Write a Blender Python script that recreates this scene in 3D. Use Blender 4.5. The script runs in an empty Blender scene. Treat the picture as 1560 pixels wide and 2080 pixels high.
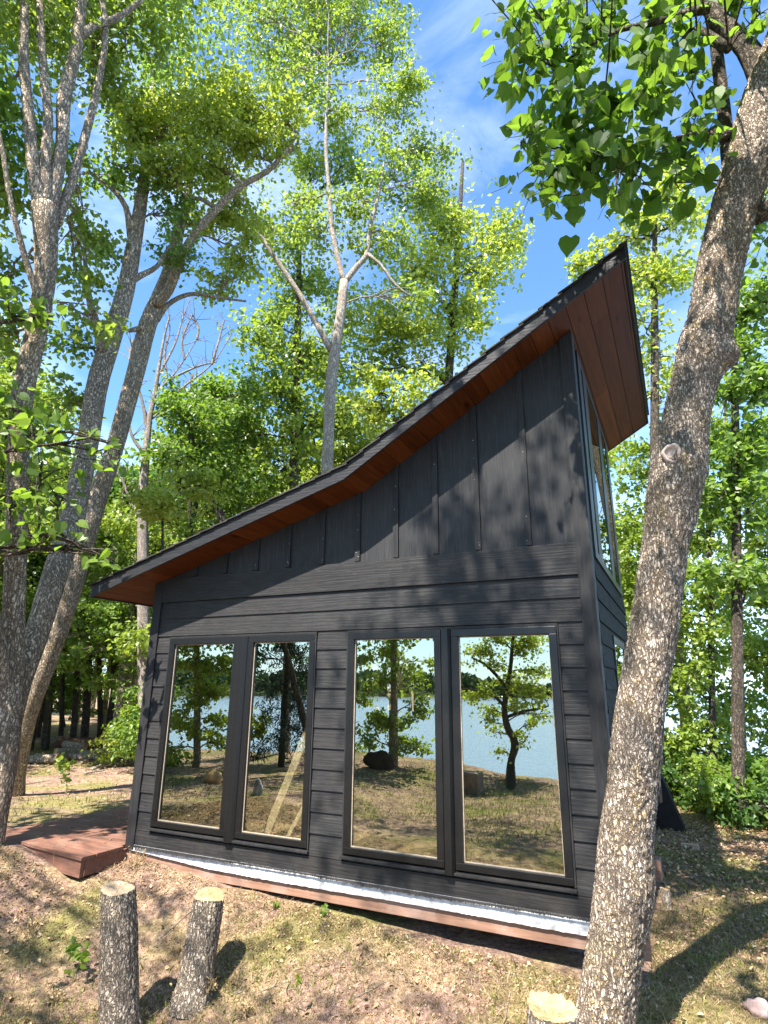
import bpy, math, random
import numpy as np
from mathutils import Vector, Matrix, noise as mnoise

rnd = random.Random(7)
rng = np.random.default_rng(11)
scene = bpy.context.scene
col = scene.collection

# ------------------------------------------------------------------ camera
EYE = 1.55
CAM = np.array([4.4739, -4.2180, EYE])
FOC = 1212.34                                    # focal length in pixels of the 1560x2080 photograph
VF = np.array([-0.41940986, 0.86258225, 0.28292618])
VR = np.array([0.90045182, 0.43486207, 0.00902733])
VU = np.array([0.11524706, -0.25854755, 0.9590992])
cam_d = bpy.data.cameras.new('camera')
cam = bpy.data.objects.new('camera', cam_d)
col.objects.link(cam)
cam_d.sensor_fit = 'VERTICAL'
cam_d.sensor_height = 24.0
cam_d.lens = FOC / 2080 * 24.0
cam_d.clip_start = 0.05
cam_d.clip_end = 5000
cam.matrix_world = Matrix(((VR[0], VU[0], -VF[0], CAM[0]), (VR[1], VU[1], -VF[1], CAM[1]),
                           (VR[2], VU[2], -VF[2], CAM[2]), (0, 0, 0, 1)))
scene.camera = cam

# ------------------------------------------------------------------ sky, sun, exposure
SUN_TRAVEL = Vector((0.05, 1.0, -1.48)).normalized()
SUN_EL = math.asin(-SUN_TRAVEL.z)
world = bpy.data.worlds.new('World')
scene.world = world
world.use_nodes = True
wn, wl = world.node_tree.nodes, world.node_tree.links
wn.clear()
sky = wn.new('ShaderNodeTexSky'); sky.sky_type = 'NISHITA'; sky.sun_disc = False
sky.sun_elevation = SUN_EL
sky.sun_rotation = math.atan2(-SUN_TRAVEL.x, -SUN_TRAVEL.y)
sky.air_density = 1.0; sky.dust_density = 0.3; sky.ozone_density = 2.2
wtc = wn.new('ShaderNodeTexCoord')
wmap = wn.new('ShaderNodeMapping'); wmap.inputs['Scale'].default_value = (1.0, 1.6, 3.2)
wno = wn.new('ShaderNodeTexNoise'); wno.inputs['Scale'].default_value = 2.2; wno.inputs['Detail'].default_value = 7
wno.inputs['Roughness'].default_value = 0.62; wno.inputs['Distortion'].default_value = 0.6
wr = wn.new('ShaderNodeMapRange'); wr.inputs['From Min'].default_value = 0.44; wr.inputs['From Max'].default_value = 0.78
wr.inputs['To Min'].default_value = 0.0; wr.inputs['To Max'].default_value = 0.26
wmx = wn.new('ShaderNodeMixRGB'); wmx.inputs['Color2'].default_value = (9.0, 9.6, 10.4, 1)
wbg = wn.new('ShaderNodeBackground'); wbg.inputs['Strength'].default_value = 0.105
wo = wn.new('ShaderNodeOutputWorld')
wl.new(wtc.outputs['Generated'], wmap.inputs['Vector']); wl.new(wmap.outputs['Vector'], wno.inputs['Vector'])
wl.new(wno.outputs['Fac'], wr.inputs['Value']); wl.new(wr.outputs['Result'], wmx.inputs['Fac'])
wtn = wn.new('ShaderNodeMixRGB'); wtn.blend_type = 'MULTIPLY'; wtn.inputs['Fac'].default_value = 1.0; wtn.inputs['Color2'].default_value = (0.74, 1.0, 1.16, 1)
wl.new(sky.outputs['Color'], wtn.inputs['Color1']); wl.new(wtn.outputs['Color'], wmx.inputs['Color1']); wsx = wn.new('ShaderNodeSeparateXYZ'); whz = wn.new('ShaderNodeMapRange'); whm = wn.new('ShaderNodeMixRGB')
whz.inputs['From Min'].default_value = 0.34; whz.inputs['From Max'].default_value = 0.0; whz.inputs['To Max'].default_value = 0.62
whm.inputs['Color2'].default_value = (5.2, 5.9, 7.6, 1)
wl.new(wtc.outputs['Generated'], wsx.inputs[0]); wl.new(wsx.outputs['Z'], whz.inputs['Value']); wl.new(whz.outputs[0], whm.inputs['Fac'])
wl.new(wmx.outputs['Color'], whm.inputs['Color1']); wl.new(whm.outputs['Color'], wbg.inputs['Color'])
wl.new(wbg.outputs['Background'], wo.inputs['Surface'])
sun_d = bpy.data.lights.new('sun', 'SUN'); sun_d.energy = 5.0; sun_d.angle = math.radians(0.53); sun_d.color = (1.0, 0.94, 0.86)
sun = bpy.data.objects.new('sun', sun_d); col.objects.link(sun)
sun.rotation_euler = SUN_TRAVEL.to_track_quat('-Z', 'Y').to_euler()
sun.location = (0, -20, 30)
scene.view_settings.view_transform = 'Standard'
scene.view_settings.look = 'None'
scene.view_settings.exposure = 1.75
scene.view_settings.gamma = 1.0
scene.cycles.max_bounces = 7
scene.cycles.diffuse_bounces = 3
scene.cycles.glossy_bounces = 4
scene.cycles.transmission_bounces = 4
scene.cycles.transparent_max_bounces = 8
scene.cycles.caustics_reflective = False
scene.cycles.caustics_refractive = False
scene.cycles.sample_clamp_indirect = 6.0


def at(px, py, h):
    """the point h metres away (measured along the ground) in the direction of a pixel of the photograph"""
    d = VF + VR * (px - 780) / FOC - VU * (py - 1040) / FOC
    return CAM + d * (h / math.hypot(d[0], d[1]))


def at_glass(px, py, h):
    """a point on the lake side, seen mirrored in the front windows (the wall is the plane y = 0)"""
    p = at(px, py, h)
    return p * np.array([1, -1, 1])


def depth_of(p):
    return float((np.asarray(p) - CAM) @ VF)


# ------------------------------------------------------------------ tagging
def tag(o, label=None, cat=None, group=None, kind=None):
    if label: o['label'] = label
    if cat: o['category'] = cat
    if group: o['group'] = group
    if kind: o['kind'] = kind
    return o


def thing(name, loc, label, cat, group=None):
    o = bpy.data.objects.new(name, None)
    o.empty_display_size = 0.2
    col.objects.link(o)
    o.location = Vector([float(c) for c in loc])
    return tag(o, label, cat, group)


def root_loc(p):
    v = Vector((0, 0, 0))
    while p is not None:
        v = v + Vector(p.location); p = p.parent
    return v


# ------------------------------------------------------------------ mesh builder
class MB:
    def __init__(s):
        s.v = []; s.n = 0; s.f = {}           # f: size -> list of (faces array, material index)

    def add(s, v, f, mi=0):
        v = np.asarray(v, float).reshape(-1, 3)
        f = np.asarray(f, int)
        s.v.append(v)
        s.f.setdefault(f.shape[1], []).append((f + s.n, mi))
        s.n += len(v)

    def box(s, x0, x1, y0, y1, z0, z1, mi=0):
        v = [(x0, y0, z0), (x1, y0, z0), (x1, y1, z0), (x0, y1, z0), (x0, y0, z1), (x1, y0, z1), (x1, y1, z1), (x0, y1, z1)]
        s.add(v, [(0, 3, 2, 1), (4, 5, 6, 7), (0, 1, 5, 4), (1, 2, 6, 5), (2, 3, 7, 6), (3, 0, 4, 7)], mi)

    def hexa(s, v8, mi=0):
        s.add(v8, [(0, 3, 2, 1), (4, 5, 6, 7), (0, 1, 5, 4), (1, 2, 6, 5), (2, 3, 7, 6), (3, 0, 4, 7)], mi)

    def prism(s, poly, a, b, axis, mi=0):
        """poly: list of 2D points in the plane perpendicular to axis (x: (y,z), y: (x,z), z: (x,y))"""
        n = len(poly)
        def mk(t):
            if axis == 'x': return [(t, p[0], p[1]) for p in poly]
            if axis == 'y': return [(p[0], t, p[1]) for p in poly]
            return [(p[0], p[1], t) for p in poly]
        s.v.append(np.array(mk(a) + mk(b), float))
        k = s.n
        s.f.setdefault(4, []).append((np.array([(k + i, k + (i + 1) % n, k + n + (i + 1) % n, k + n + i) for i in range(n)]), mi))
        s.f.setdefault(n, []).append((np.array([[k + i for i in range(n)][::-1], [k + n + i for i in range(n)]]), mi))
        s.n += 2 * n

    def tube(s, pts, rad, k=8, caps=True, mi=0, squash=None):
        pts = np.asarray(pts, float); n = len(pts)
        rad = np.asarray(rad, float) * np.ones(n)
        T = np.gradient(pts, axis=0); T /= np.linalg.norm(T, axis=1)[:, None] + 1e-12
        ref = np.array([1, 0, 0.]) if abs(T[0][0]) < .8 else np.array([0, 1, 0.])
        A = np.cross(T, ref); bad = np.linalg.norm(A, axis=1) < .15
        A[bad] = np.cross(T[bad], np.array([0.3, 1, 0.2]))
        A /= np.linalg.norm(A, axis=1)[:, None]
        B = np.cross(T, A)
        th = np.arange(k) * 2 * math.pi / k
        v = pts[:, None] + rad[:, None, None] * (np.cos(th)[None, :, None] * A[:, None] + np.sin(th)[None, :, None] * B[:, None])
        i = np.arange(n - 1)[:, None] * k; j = np.arange(k)[None]; j2 = (j + 1) % k
        f = np.stack([i + j, i + j2, i + k + j2, i + k + j], -1).reshape(-1, 4)
        base = s.n
        s.add(v.reshape(-1, 3), f, mi)
        if caps and k > 2:
            s.f.setdefault(k, []).append((base + np.array([list(range(k))[::-1]]), mi))
            s.f.setdefault(k, []).append((base + (n - 1) * k + np.array([list(range(k))]), mi))

    def mesh(s, name, off=(0, 0, 0), smooth=False):
        me = bpy.data.meshes.new(name)
        V = np.concatenate(s.v) - np.asarray(off, float)
        lv, ls, mt = [], [], []
        for sz, lst in s.f.items():
            for f, mi in lst:
                lv.append(f.reshape(-1)); ls.append(np.full(len(f), sz)); mt.append(np.full(len(f), mi))
        lv = np.concatenate(lv); ls = np.concatenate(ls); mt = np.concatenate(mt)
        me.vertices.add(len(V)); me.vertices.foreach_set('co', V.astype(np.float32).ravel())
        me.loops.add(len(lv)); me.loops.foreach_set('vertex_index', lv.astype(np.int32))
        me.polygons.add(len(ls))
        me.polygons.foreach_set('loop_start', np.concatenate([[0], np.cumsum(ls)[:-1]]).astype(np.int32))
        me.polygons.foreach_set('loop_total', ls.astype(np.int32))
        me.polygons.foreach_set('material_index', mt.astype(np.int32))
        me.polygons.foreach_set('use_smooth', np.full(len(ls), smooth))
        me.update(calc_edges=True)
        return me

    def build(s, name, mat, parent=None, smooth=False, loc=None, bevel=0):
        off = root_loc(parent) if parent is not None else Vector(loc or (0, 0, 0))
        me = s.mesh(name, tuple(off), smooth)
        for m in (mat if isinstance(mat, (list, tuple)) else [mat]):
            me.materials.append(m)
        o = bpy.data.objects.new(name, me)
        col.objects.link(o)
        if parent is not None:
            o.parent = parent
        elif loc is not None:
            o.location = Vector([float(c) for c in loc])
        if bevel:
            b = o.modifiers.new('bevel', 'BEVEL'); b.width = bevel; b.segments = 2; b.limit_method = 'ANGLE'
        return o


# ------------------------------------------------------------------ materials
class M:
    def __init__(s, name):
        s.m = bpy.data.materials.new(name); s.m.use_nodes = True
        s.n = s.m.node_tree.nodes; s.l = s.m.node_tree.links
        s.n.clear()
        s.out = s.n.new('ShaderNodeOutputMaterial')

    def node(s, t, **kw):
        nd = s.n.new('ShaderNode' + t)
        for k, v in kw.items():
            if k in nd.inputs.keys(): nd.inputs[k].default_value = v
            else: setattr(nd, k, v)
        return nd

    def coords(s, scale=(1, 1, 1), kind='Object', rot=(0, 0, 0)):
        tc = s.node('TexCoord'); mp = s.node('Mapping')
        mp.inputs['Scale'].default_value = scale; mp.inputs['Rotation'].default_value = rot
        s.l.new(tc.outputs[kind], mp.inputs['Vector'])
        return mp.outputs['Vector']

    def noise(s, vec, scale, detail=4, rough=.55, dist=0):
        n = s.node('TexNoise'); n.inputs['Scale'].default_value = scale; n.inputs['Detail'].default_value = detail
        n.inputs['Roughness'].default_value = rough; n.inputs['Distortion'].default_value = dist
        if vec is not None: s.l.new(vec, n.inputs['Vector'])
        return n.outputs['Fac']

    def ramp(s, fac, stops, interp='LINEAR'):
        r = s.node('ValToRGB'); e = r.color_ramp.elements; r.color_ramp.interpolation = interp
        while len(e) < len(stops): e.new(0.5)
        for i, (p, c) in enumerate(stops):
            e[i].position = p; e[i].color = tuple(c) + (1,) if len(c) == 3 else c
        s.l.new(fac, r.inputs['Fac'])
        return r.outputs['Color']

    def mix(s, fac, a, b, mode='MIX'):
        m = s.node('MixRGB'); m.blend_type = mode
        for sock, v in ((m.inputs['Fac'], fac), (m.inputs['Color1'], a), (m.inputs['Color2'], b)):
            if isinstance(v, (int, float)): sock.default_value = v
            elif isinstance(v, tuple): sock.default_value = v + (1,) if len(v) == 3 else v
            else: s.l.new(v, sock)
        return m.outputs['Color']

    def math(s, op, a, b=0.0):
        m = s.node('Math'); m.operation = op
        for i, v in enumerate((a, b)):
            if isinstance(v, (int, float)): m.inputs[i].default_value = v
            else: s.l.new(v, m.inputs[i])
        return m.outputs[0]

    def bump(s, h, strength=.5, dist=.01, prev=None):
        b = s.node('Bump'); b.inputs['Strength'].default_value = strength; b.inputs['Distance'].default_value = dist
        s.l.new(h, b.inputs['Height'])
        if prev is not None: s.l.new(prev, b.inputs['Normal'])
        return b.outputs['Normal']

    def bsdf(s, color, rough=.6, spec=.5, metal=0, normal=None, coat=0, connect=True):
        p = s.node('BsdfPrincipled')
        for nm, v in (('Base Color', color), ('Roughness', rough), ('Metallic', metal), ('Specular IOR Level', spec), ('Coat Weight', coat)):
            sock = p.inputs[nm]
            if isinstance(v, (int, float)): sock.default_value = v
            elif isinstance(v, tuple): sock.default_value = v + (1,) if len(v) == 3 else v
            else: s.l.new(v, sock)
        if normal is not None: s.l.new(normal, p.inputs['Normal'])
        if connect: s.l.new(p.outputs[0], s.out.inputs['Surface'])
        return p.outputs[0]

    def island(s):
        return s.node('NewGeometry').outputs['Random Per Island']


def mat_plain(name, c, rough=.6, spec=.5, nscale=30, amt=.25, bump=.2, bd=.003, metal=0):
    m = M(name); v = m.coords()
    n = m.noise(v, nscale, 5)
    d = tuple(x * (1 - amt) for x in c); b = tuple(min(1, x * (1 + amt)) for x in c)
    m.bsdf(m.ramp(n, [(.3, d), (.7, b)]), rough, spec, metal, m.bump(n, bump, bd))
    return m.m


def mat_siding(name, grain, c=(.0215, .0208, .0212)):
    """charcoal paint over embossed wood grain; grain = axis the grain runs along"""
    m = M(name)
    sc = {'x': (2.2, 30, 34), 'z': (34, 30, 1.6), 'y': (34, 2.2, 34)}[grain]
    v = m.coords(sc)
    n1 = m.noise(v, 1.4, 8, .72, 1.8)
    v2 = m.coords({'x': (.7, 9, 9), 'z': (9, 9, .55), 'y': (9, .7, 9)}[grain])
    w = m.node('TexWave'); w.wave_type = 'BANDS'; w.bands_direction = {'x': 'Z', 'z': 'X', 'y': 'Z'}[grain]
    w.inputs['Scale'].default_value = 1.3; w.inputs['Distortion'].default_value = 9; w.inputs['Detail'].default_value = 3
    w.inputs['Detail Scale'].default_value = 1.2
    m.l.new(v2, w.inputs['Vector'])
    h = m.math('ADD', m.math('MULTIPLY', n1, .75), m.math('MULTIPLY', w.outputs['Fac'], .16))
    fine = m.noise(m.coords(), 420, 2)
    big = m.noise(m.coords((1, 1, 1)), 3.2, 5, .6)
    base = m.ramp(n1, [(.3, tuple(x * .5 for x in c)), (.52, c), (.75, tuple(x * 2.6 for x in c))])
    base = m.mix(m.math('MULTIPLY', big, .5), base, tuple(x * 1.5 for x in c), 'MIX')
    base = m.mix(.35, base, m.mix(m.island(), (.6, .6, .62), (1.35, 1.35, 1.33)), 'MULTIPLY')
    rough = m.ramp(m.noise(m.coords(), 14, 4), [(.3, (.46 if grain != 'y' else .6,) * 3), (.7, (.64 if grain != 'y' else .75,) * 3)])
    nrm = m.bump(h, .95, .0045)
    nrm = m.bump(fine, .12, .001, nrm)
    dust = m.noise(m.coords(), 1.7, 7, .7)
    sx_ = m.node('SeparateXYZ'); m.l.new(m.coords(), sx_.inputs[0])
    low_ = m.node('MapRange'); low_.inputs['From Min'].default_value = .95; low_.inputs['From Max'].default_value = .15; m.l.new(sx_.outputs['Z'], low_.inputs['Value'])
    dm = m.math('MULTIPLY', m.ramp(dust, [(.42, (0, 0, 0)), (.72, (1, 1, 1))]), m.math('ADD', m.math('MULTIPLY', low_.outputs[0], .22), .10))
    base = m.mix(dm, base, (.10, .085, .07))
    m.bsdf(base, rough, .24 if grain != 'y' else .1, 0, nrm)
    return m.m


def mat_soffit():
    m = M('cedar_stain')
    v = m.coords((26, 1.3, 26)); n = m.noise(v, 1.2, 7, .65, 1.2)
    isl = m.island()
    knots = m.node('TexVoronoi'); knots.inputs['Scale'].default_value = 1.0
    m.l.new(m.coords((5.0, 2.0, 5.0)), knots.inputs['Vector'])
    a = m.ramp(n, [(.25, (.050, .015, .004)), (.55, (.115, .034, .009)), (.8, (.18, .060, .018))])
    tint = m.mix(isl, (.66, .58, .52), (1.25, 1.2, 1.1))
    a = m.mix(.8, a, tint, 'MULTIPLY')
    k = m.ramp(knots.outputs['Distance'], [(.05, (.12, .06, .04)), (.16, (1, 1, 1))])
    a = m.mix(.85, a, k, 'MULTIPLY')
    m.bsdf(a, .55, .12, 0, m.bump(n, .25, .002))
    return m.m


def mat_wood(name, c, along='x', rough=.75, wear=(.5, .45, .42)):
    m = M(name)
    v = m.coords({'x': (1.2, 28, 28), 'y': (28, 1.2, 28), 'z': (28, 28, 1.2)}[along])
    n = m.noise(v, 1.6, 8, .7, .8)
    big = m.noise(m.coords(), 5, 4)
    a = m.ramp(n, [(.25, tuple(x * .5 for x in c)), (.55, c), (.8, tuple(min(1, x * 1.5) for x in c))])
    a = m.mix(.7, a, m.mix(m.island(), (.72, .72, .72), (1.25, 1.2, 1.15)), 'MULTIPLY')
    a = m.mix(m.math('MULTIPLY', m.ramp(big, [(.5, (0, 0, 0)), (.75, (1, 1, 1))]), .35), a, wear)
    m.bsdf(a, rough, .3, 0, m.bump(n, .5, .003))
    return m.m


def mat_bark(name, dark, light, lichen, scale=1.0, lich=.5, bstr=.9, green=.0):
    """fissured bark: broken vertical ridges, dark furrows, crusts of lichen"""
    m = M(name)
    wob = m.node('TexNoise'); wob.inputs['Scale'].default_value = 1.0; wob.inputs['Detail'].default_value = 3
    m.l.new(m.coords((14 * scale, 14 * scale, 9 * scale)), wob.inputs['Vector'])
    def warped(sc3, amt):
        sc = m.node('VectorMath'); sc.operation = 'SCALE'; sc.inputs['Scale'].default_value = amt
        ad = m.node('VectorMath'); ad.operation = 'ADD'
        m.l.new(wob.outputs['Color'], sc.inputs[0]); m.l.new(m.coords(sc3), ad.inputs[0]); m.l.new(sc.outputs[0], ad.inputs[1])
        return ad.outputs[0]
    n1 = m.noise(warped((46 * scale, 46 * scale, 13 * scale), 2.0), 1.0, 7, .62, .3)
    ridge = m.math('ABSOLUTE', m.math('SUBTRACT', n1, .5))                # furrows where the noise crosses its middle
    n2 = m.noise(m.coords((92 * scale, 92 * scale, 42 * scale)), 1.0, 6, .72)
    n3 = m.noise(m.coords((10 * scale, 10 * scale, 5 * scale)), 1.0, 4, .6)
    vo = m.node('TexVoronoi'); vo.feature = 'DISTANCE_TO_EDGE'; vo.inputs['Scale'].default_value = 1.0
    m.l.new(warped((50 * scale, 50 * scale, 24 * scale), 3.5), vo.inputs['Vector'])
    crack = m.math('MULTIPLY', m.ramp(ridge, [(.0, (0, 0, 0)), (.045, (1, 1, 1))]), m.ramp(vo.outputs['Distance'], [(.0, (.1, .1, .1)), (.14, (1, 1, 1))]))
    crack = m.math('MULTIPLY', crack, m.ramp(n2, [(.30, (.15, .15, .15)), (.48, (1, 1, 1))]))
    plate = m.mix(.8, light, m.ramp(n2, [(.35, (.45, .44, .43)), (.52, (.95, .95, .95)), (.7, (1.35, 1.32, 1.3))]), 'MULTIPLY')
    plate = m.mix(.6, plate, m.ramp(n3, [(.35, (.62, .60, .58)), (.65, (1.2, 1.18, 1.15))]), 'MULTIPLY')
    ln = m.noise(m.coords((7, 7, 4)), 1.0, 5, .65)
    lmask = m.math('MULTIPLY', m.ramp(ln, [(.47, (0, 0, 0)), (.62, (1, 1, 1))]), m.ramp(m.noise(m.coords((55, 55, 45)), 1.0, 4, .6), [(.46, (0, 0, 0)), (.56, (1, 1, 1))]))
    plate = m.mix(m.math('MULTIPLY', lmask, lich), plate, lichen)
    if green:
        gn = m.noise(m.coords((5, 5, 3)), 1.0, 6, .7)
        plate = m.mix(m.math('MULTIPLY', m.ramp(gn, [(.54, (0, 0, 0)), (.66, (1, 1, 1))]), green), plate, (.17, .18, .09))
    a = m.mix(crack, dark, plate)
    h = m.math('ADD', m.math('MULTIPLY', crack, .8), m.math('MULTIPLY', n2, .45))
    m.bsdf(a, .9, .15, 0, m.bump(h, bstr, .014))
    return m.m


def mat_leaf(name, c1, c2, trans, tfac=.42, rough=.42, spec=.5, tint=None):
    m = M(name)
    isl = m.island()
    a = m.ramp(isl, [(0, tuple(x * .55 for x in c1)), (.5, tuple((x + y) / 2 for x, y in zip(c1, c2))), (.93, c2), (1, tuple(min(.5, y * 1.25) + .03 for y in c2))])
    # broad patches of the crown differ a little in hue
    big = m.noise(m.coords((1, 1, 1)), .9, 3)
    a = m.mix(.45, a, m.ramp(big, [(.35, (.72, .84, .62)), (.65, (1.22, 1.1, 1.15))]), 'MULTIPLY')
    p = m.bsdf(a, rough, spec, 0, None, 0, False)
    t = m.node('BsdfTranslucent')
    tc = m.mix(.6, trans, m.mix(isl, (.7, .8, .5), (1.2, 1.1, 1.0)), 'MULTIPLY')
    m.l.new(tc, t.inputs['Color'])
    mx = m.node('MixShader'); mx.inputs[0].default_value = tfac
    m.l.new(p, mx.inputs[1]); m.l.new(t.outputs[0], mx.inputs[2])
    m.l.new(mx.outputs[0], m.out.inputs['Surface'])
    return m.m


def mat_glass():
    m = M('coated_window_glass')
    g = m.node('BsdfGlossy'); g.inputs['Roughness'].default_value = 0.0; g.inputs['Color'].default_value = (.70, .74, .64, 1)
    wv = m.noise(m.coords(), 1.1, 1)
    m.l.new(m.bump(wv, .05, .02), g.inputs['Normal'])
    t = m.node('BsdfTransparent'); t.inputs['Color'].default_value = (.9, .92, .82, 1)
    lw = m.node('LayerWeight'); lw.inputs['Blend'].default_value = .35
    f = m.math('ADD', m.math('MULTIPLY', lw.outputs['Facing'], .3), .53)
    mx = m.node('MixShader')
    m.l.new(f, mx.inputs[0]); m.l.new(t.outputs[0], mx.inputs[1]); m.l.new(g.outputs[0], mx.inputs[2])
    m.l.new(mx.outputs[0], m.out.inputs['Surface'])
    return m.m


def mat_ground():
    m = M('dry_lawn_and_litter')
    n1 = m.noise(m.coords(), .75, 5, .6, .5)
    n2 = m.noise(m.coords(), 2.3, 6, .65, .8)
    n3 = m.noise(m.coords(), 26, 6, .75)
    n4 = m.noise(m.coords(), 95, 4, .7)
    dirt = m.ramp(n3, [(.3, (.065, .040, .032)), (.48, (.24, .150, .118)), (.7, (.50, .36, .30))])
    straw = m.ramp(n3, [(.3, (.13, .08, .05)), (.5, (.42, .29, .18)), (.7, (.66, .50, .34))])
    moss = m.ramp(n3, [(.3, (.07, .065, .02)), (.55, (.26, .24, .08)), (.75, (.45, .40, .15))])
    a = m.mix(m.ramp(n2, [(.46, (0, 0, 0)), (.58, (1, 1, 1))]), dirt, straw)
    brown = m.ramp(n3, [(.3, (.045, .028, .020)), (.5, (.15, .095, .065)), (.72, (.32, .21, .14))])
    sp_ = m.node('SeparateXYZ'); m.l.new(m.coords(), sp_.inputs[0])
    rx_ = m.node('MapRange'); rx_.inputs['From Min'].default_value = 3.9; rx_.inputs['From Max'].default_value = 5.0; m.l.new(sp_.outputs['X'], rx_.inputs['Value'])
    ry_ = m.node('MapRange'); ry_.inputs['From Min'].default_value = -1.3; ry_.inputs['From Max'].default_value = -.2; m.l.new(sp_.outputs['Y'], ry_.inputs['Value'])
    a = m.mix(m.math('MULTIPLY', ry_.outputs[0], m.ramp(n2, [(.36, (.85, .85, .85)), (.62, (.25, .25, .25))])), a, dirt)
    a = m.mix(m.math('MULTIPLY', rx_.outputs[0], m.ramp(n2, [(.40, (1, 1, 1)), (.62, (.2, .2, .2))])), a, brown)
    a = m.mix(m.ramp(n1, [(.49, (0, 0, 0)), (.62, (.9, .9, .9))]), a, moss)
    vo = m.node('TexVoronoi'); vo.inputs['Scale'].default_value = 38; m.l.new(m.coords(), vo.inputs['Vector'])
    lf = m.ramp(vo.outputs['Distance'], [(.18, (1, 1, 1)), (.3, (0, 0, 0))])
    lfm = m.math('MULTIPLY', lf, m.ramp(vo.outputs['Color'], [(.55, (0, 0, 0)), (.62, (1, 1, 1))]))
    a = m.mix(.55, a, m.ramp(m.noise(m.coords(), 7.5, 8, .78, .6), [(.36, (.30, .27, .25)), (.52, (.92, .9, .88)), (.68, (1.2, 1.17, 1.15))]), 'MULTIPLY')
    a = m.mix(m.math('MULTIPLY', lfm, .7), a, m.ramp(vo.outputs['Color'], [(.2, (.30, .16, .09)), (.8, (.45, .32, .20))]))
    h = m.math('ADD', m.math('MULTIPLY', n3, .6), m.math('MULTIPLY', n4, .5))
    m.bsdf(a, .95, .1, 0, m.bump(h, 1.0, .03))
    return m.m


def mat_water():
    m = M('lake_water')
    n = m.noise(m.coords((1, 1, 1)), .9, 5, .6, .3)
    n2 = m.noise(m.coords((1, 2.2, 1)), .12, 4, .6)
    nr = m.bump(m.math('ADD', n, m.math('MULTIPLY', n2, 2.0)), .5, .12)
    m.bsdf((.17, .215, .26), .22, .6, 0, nr)
    return m.m


def mat_shingle():
    m = M('asphalt_shingles')
    n = m.noise(m.coords(), 160, 4, .7)
    m.bsdf(m.mix(.6, m.ramp(n, [(.3, (.018, .018, .017)), (.7, (.07, .066, .06))]), m.mix(m.island(), (.6, .6, .6), (1.4, 1.35, 1.3)), 'MULTIPLY'),
           .92, .2, 0, m.bump(n, .6, .004))
    return m.m


def mat_cut(name, c0, c1):
    """sawn end grain: rings round the pith, radial checks, saw scratches"""
    m = M(name)
    n = m.noise(m.coords((1, 1, .2)), 14, 5)
    w = m.node('TexWave'); w.wave_type = 'RINGS'; w.rings_direction = 'Z'; w.inputs['Scale'].default_value = 36; w.inputs['Distortion'].default_value = 2.2; w.inputs['Detail'].default_value = 3
    m.l.new(m.coords((1, 1, 0)), w.inputs['Vector'])
    f = m.noise(m.coords((30, 260, 30)), 1, 3)
    a = m.mix(m.ramp(n, [(.35, (0, 0, 0)), (.62, (1, 1, 1))]), c0, c1)
    a = m.mix(.5, a, m.ramp(w.outputs['Fac'], [(.2, (.62, .55, .45)), (.6, (1.1, 1.1, 1.1))]), 'MULTIPLY')
    a = m.mix(.45, a, m.ramp(f, [(.35, (.7, .68, .66)), (.6, (1.1, 1.1, 1.1))]), 'MULTIPLY')
    m.bsdf(a, .85, .15, 0, m.bump(f, .6, .004))
    return m.m


SID_X = mat_siding('painted_lap_siding', 'x')
SID_Z = mat_siding('painted_vertical_siding', 'z', (.0205, .0208, .0222))
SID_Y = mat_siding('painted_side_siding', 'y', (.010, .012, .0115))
TRIM = mat_siding('painted_trim', 'z', (.018, .0178, .019))
FASCIA = mat_siding('painted_fascia', 'x', (.020, .020, .0225))
FRAME = mat_plain('dark_bronze_frame', (.007, .0065, .0062), .36, .45, 60, .35, .15, .001)
GASKET = mat_plain('tan_glazing_bead', (.36, .29, .22), .5, .4, 60, .2, .1)
SOFFIT = mat_soffit()
GLASS = mat_glass()
SHINGLE = mat_shingle()
WHITE = None
SPECK = mat_plain('pale_caulk', (.55, .55, .54), .7)
PLY = mat_wood('interior_plywood', (.36, .25, .13), 'x')
DARKIN = mat_plain('interior_wall', (.07, .058, .045), .8)
LUMBER = mat_wood('weathered_lumber', (.30, .17, .115), 'x', .8, (.50, .40, .35))
REDWOOD = mat_wood('red_stained_deck', (.20, .098, .068), 'x', .8, (.30, .22, .17))
BLOCK = mat_plain('concrete_block', (.16, .15, .145), .95, .2, 60, .3, .5, .01)
BARK_NEAR = mat_bark('furrowed_bark_with_orange_lichen', (.120, .088, .066), (.66, .55, .44), (.56, .39, .14), 1.0, .75, .95, .4)
BARK_GREY = mat_bark('grey_ridged_bark', (.14, .105, .075), (.72, .58, .44), (.30, .27, .16), .62, .35, 1.0, .3)
BARK_GOLD = mat_bark('bark_with_golden_lichen', (.13, .10, .07), (.64, .53, .40), (.66, .42, .13), .62, .9, .9, .2)
BARK_PALE = mat_bark('pale_smooth_bark', (.17, .14, .115), (.48, .41, .33), (.50, .43, .28), .55, .3, .5, .15)
BARK_DARK = mat_bark('dark_wood_bark', (.035, .028, .022), (.17, .14, .11), (.16, .15, .09), .6, .3, .8, .3)
BARK_STUMP = mat_bark('stump_bark', (.125, .095, .070), (.60, .50, .39), (.34, .33, .24), 1.0, .4, 1.0, .0)
CUT = mat_cut('fresh_sawn_wood', (.36, .19, .09), (.50, .36, .20))
CUT_GREY = mat_cut('weathered_sawn_wood', (.30, .22, .15), (.46, .36, .25))
LEAF_BRIGHT = mat_leaf('bright_yellow_green_leaf', (.19, .25, .03), (.34, .38, .08), (.55, .66, .07), .46, .36)  # lightest and yellowest of the leaf colours, used for whole crowns
LEAF_MID = mat_leaf('mid_green_leaf', (.11, .175, .024), (.23, .30, .055), (.42, .56, .06), .42, .4)
LEAF_GREEN = mat_leaf('fresh_green_leaf', (.075, .145, .020), (.16, .235, .036), (.30, .48, .05), .42, .42)
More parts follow.
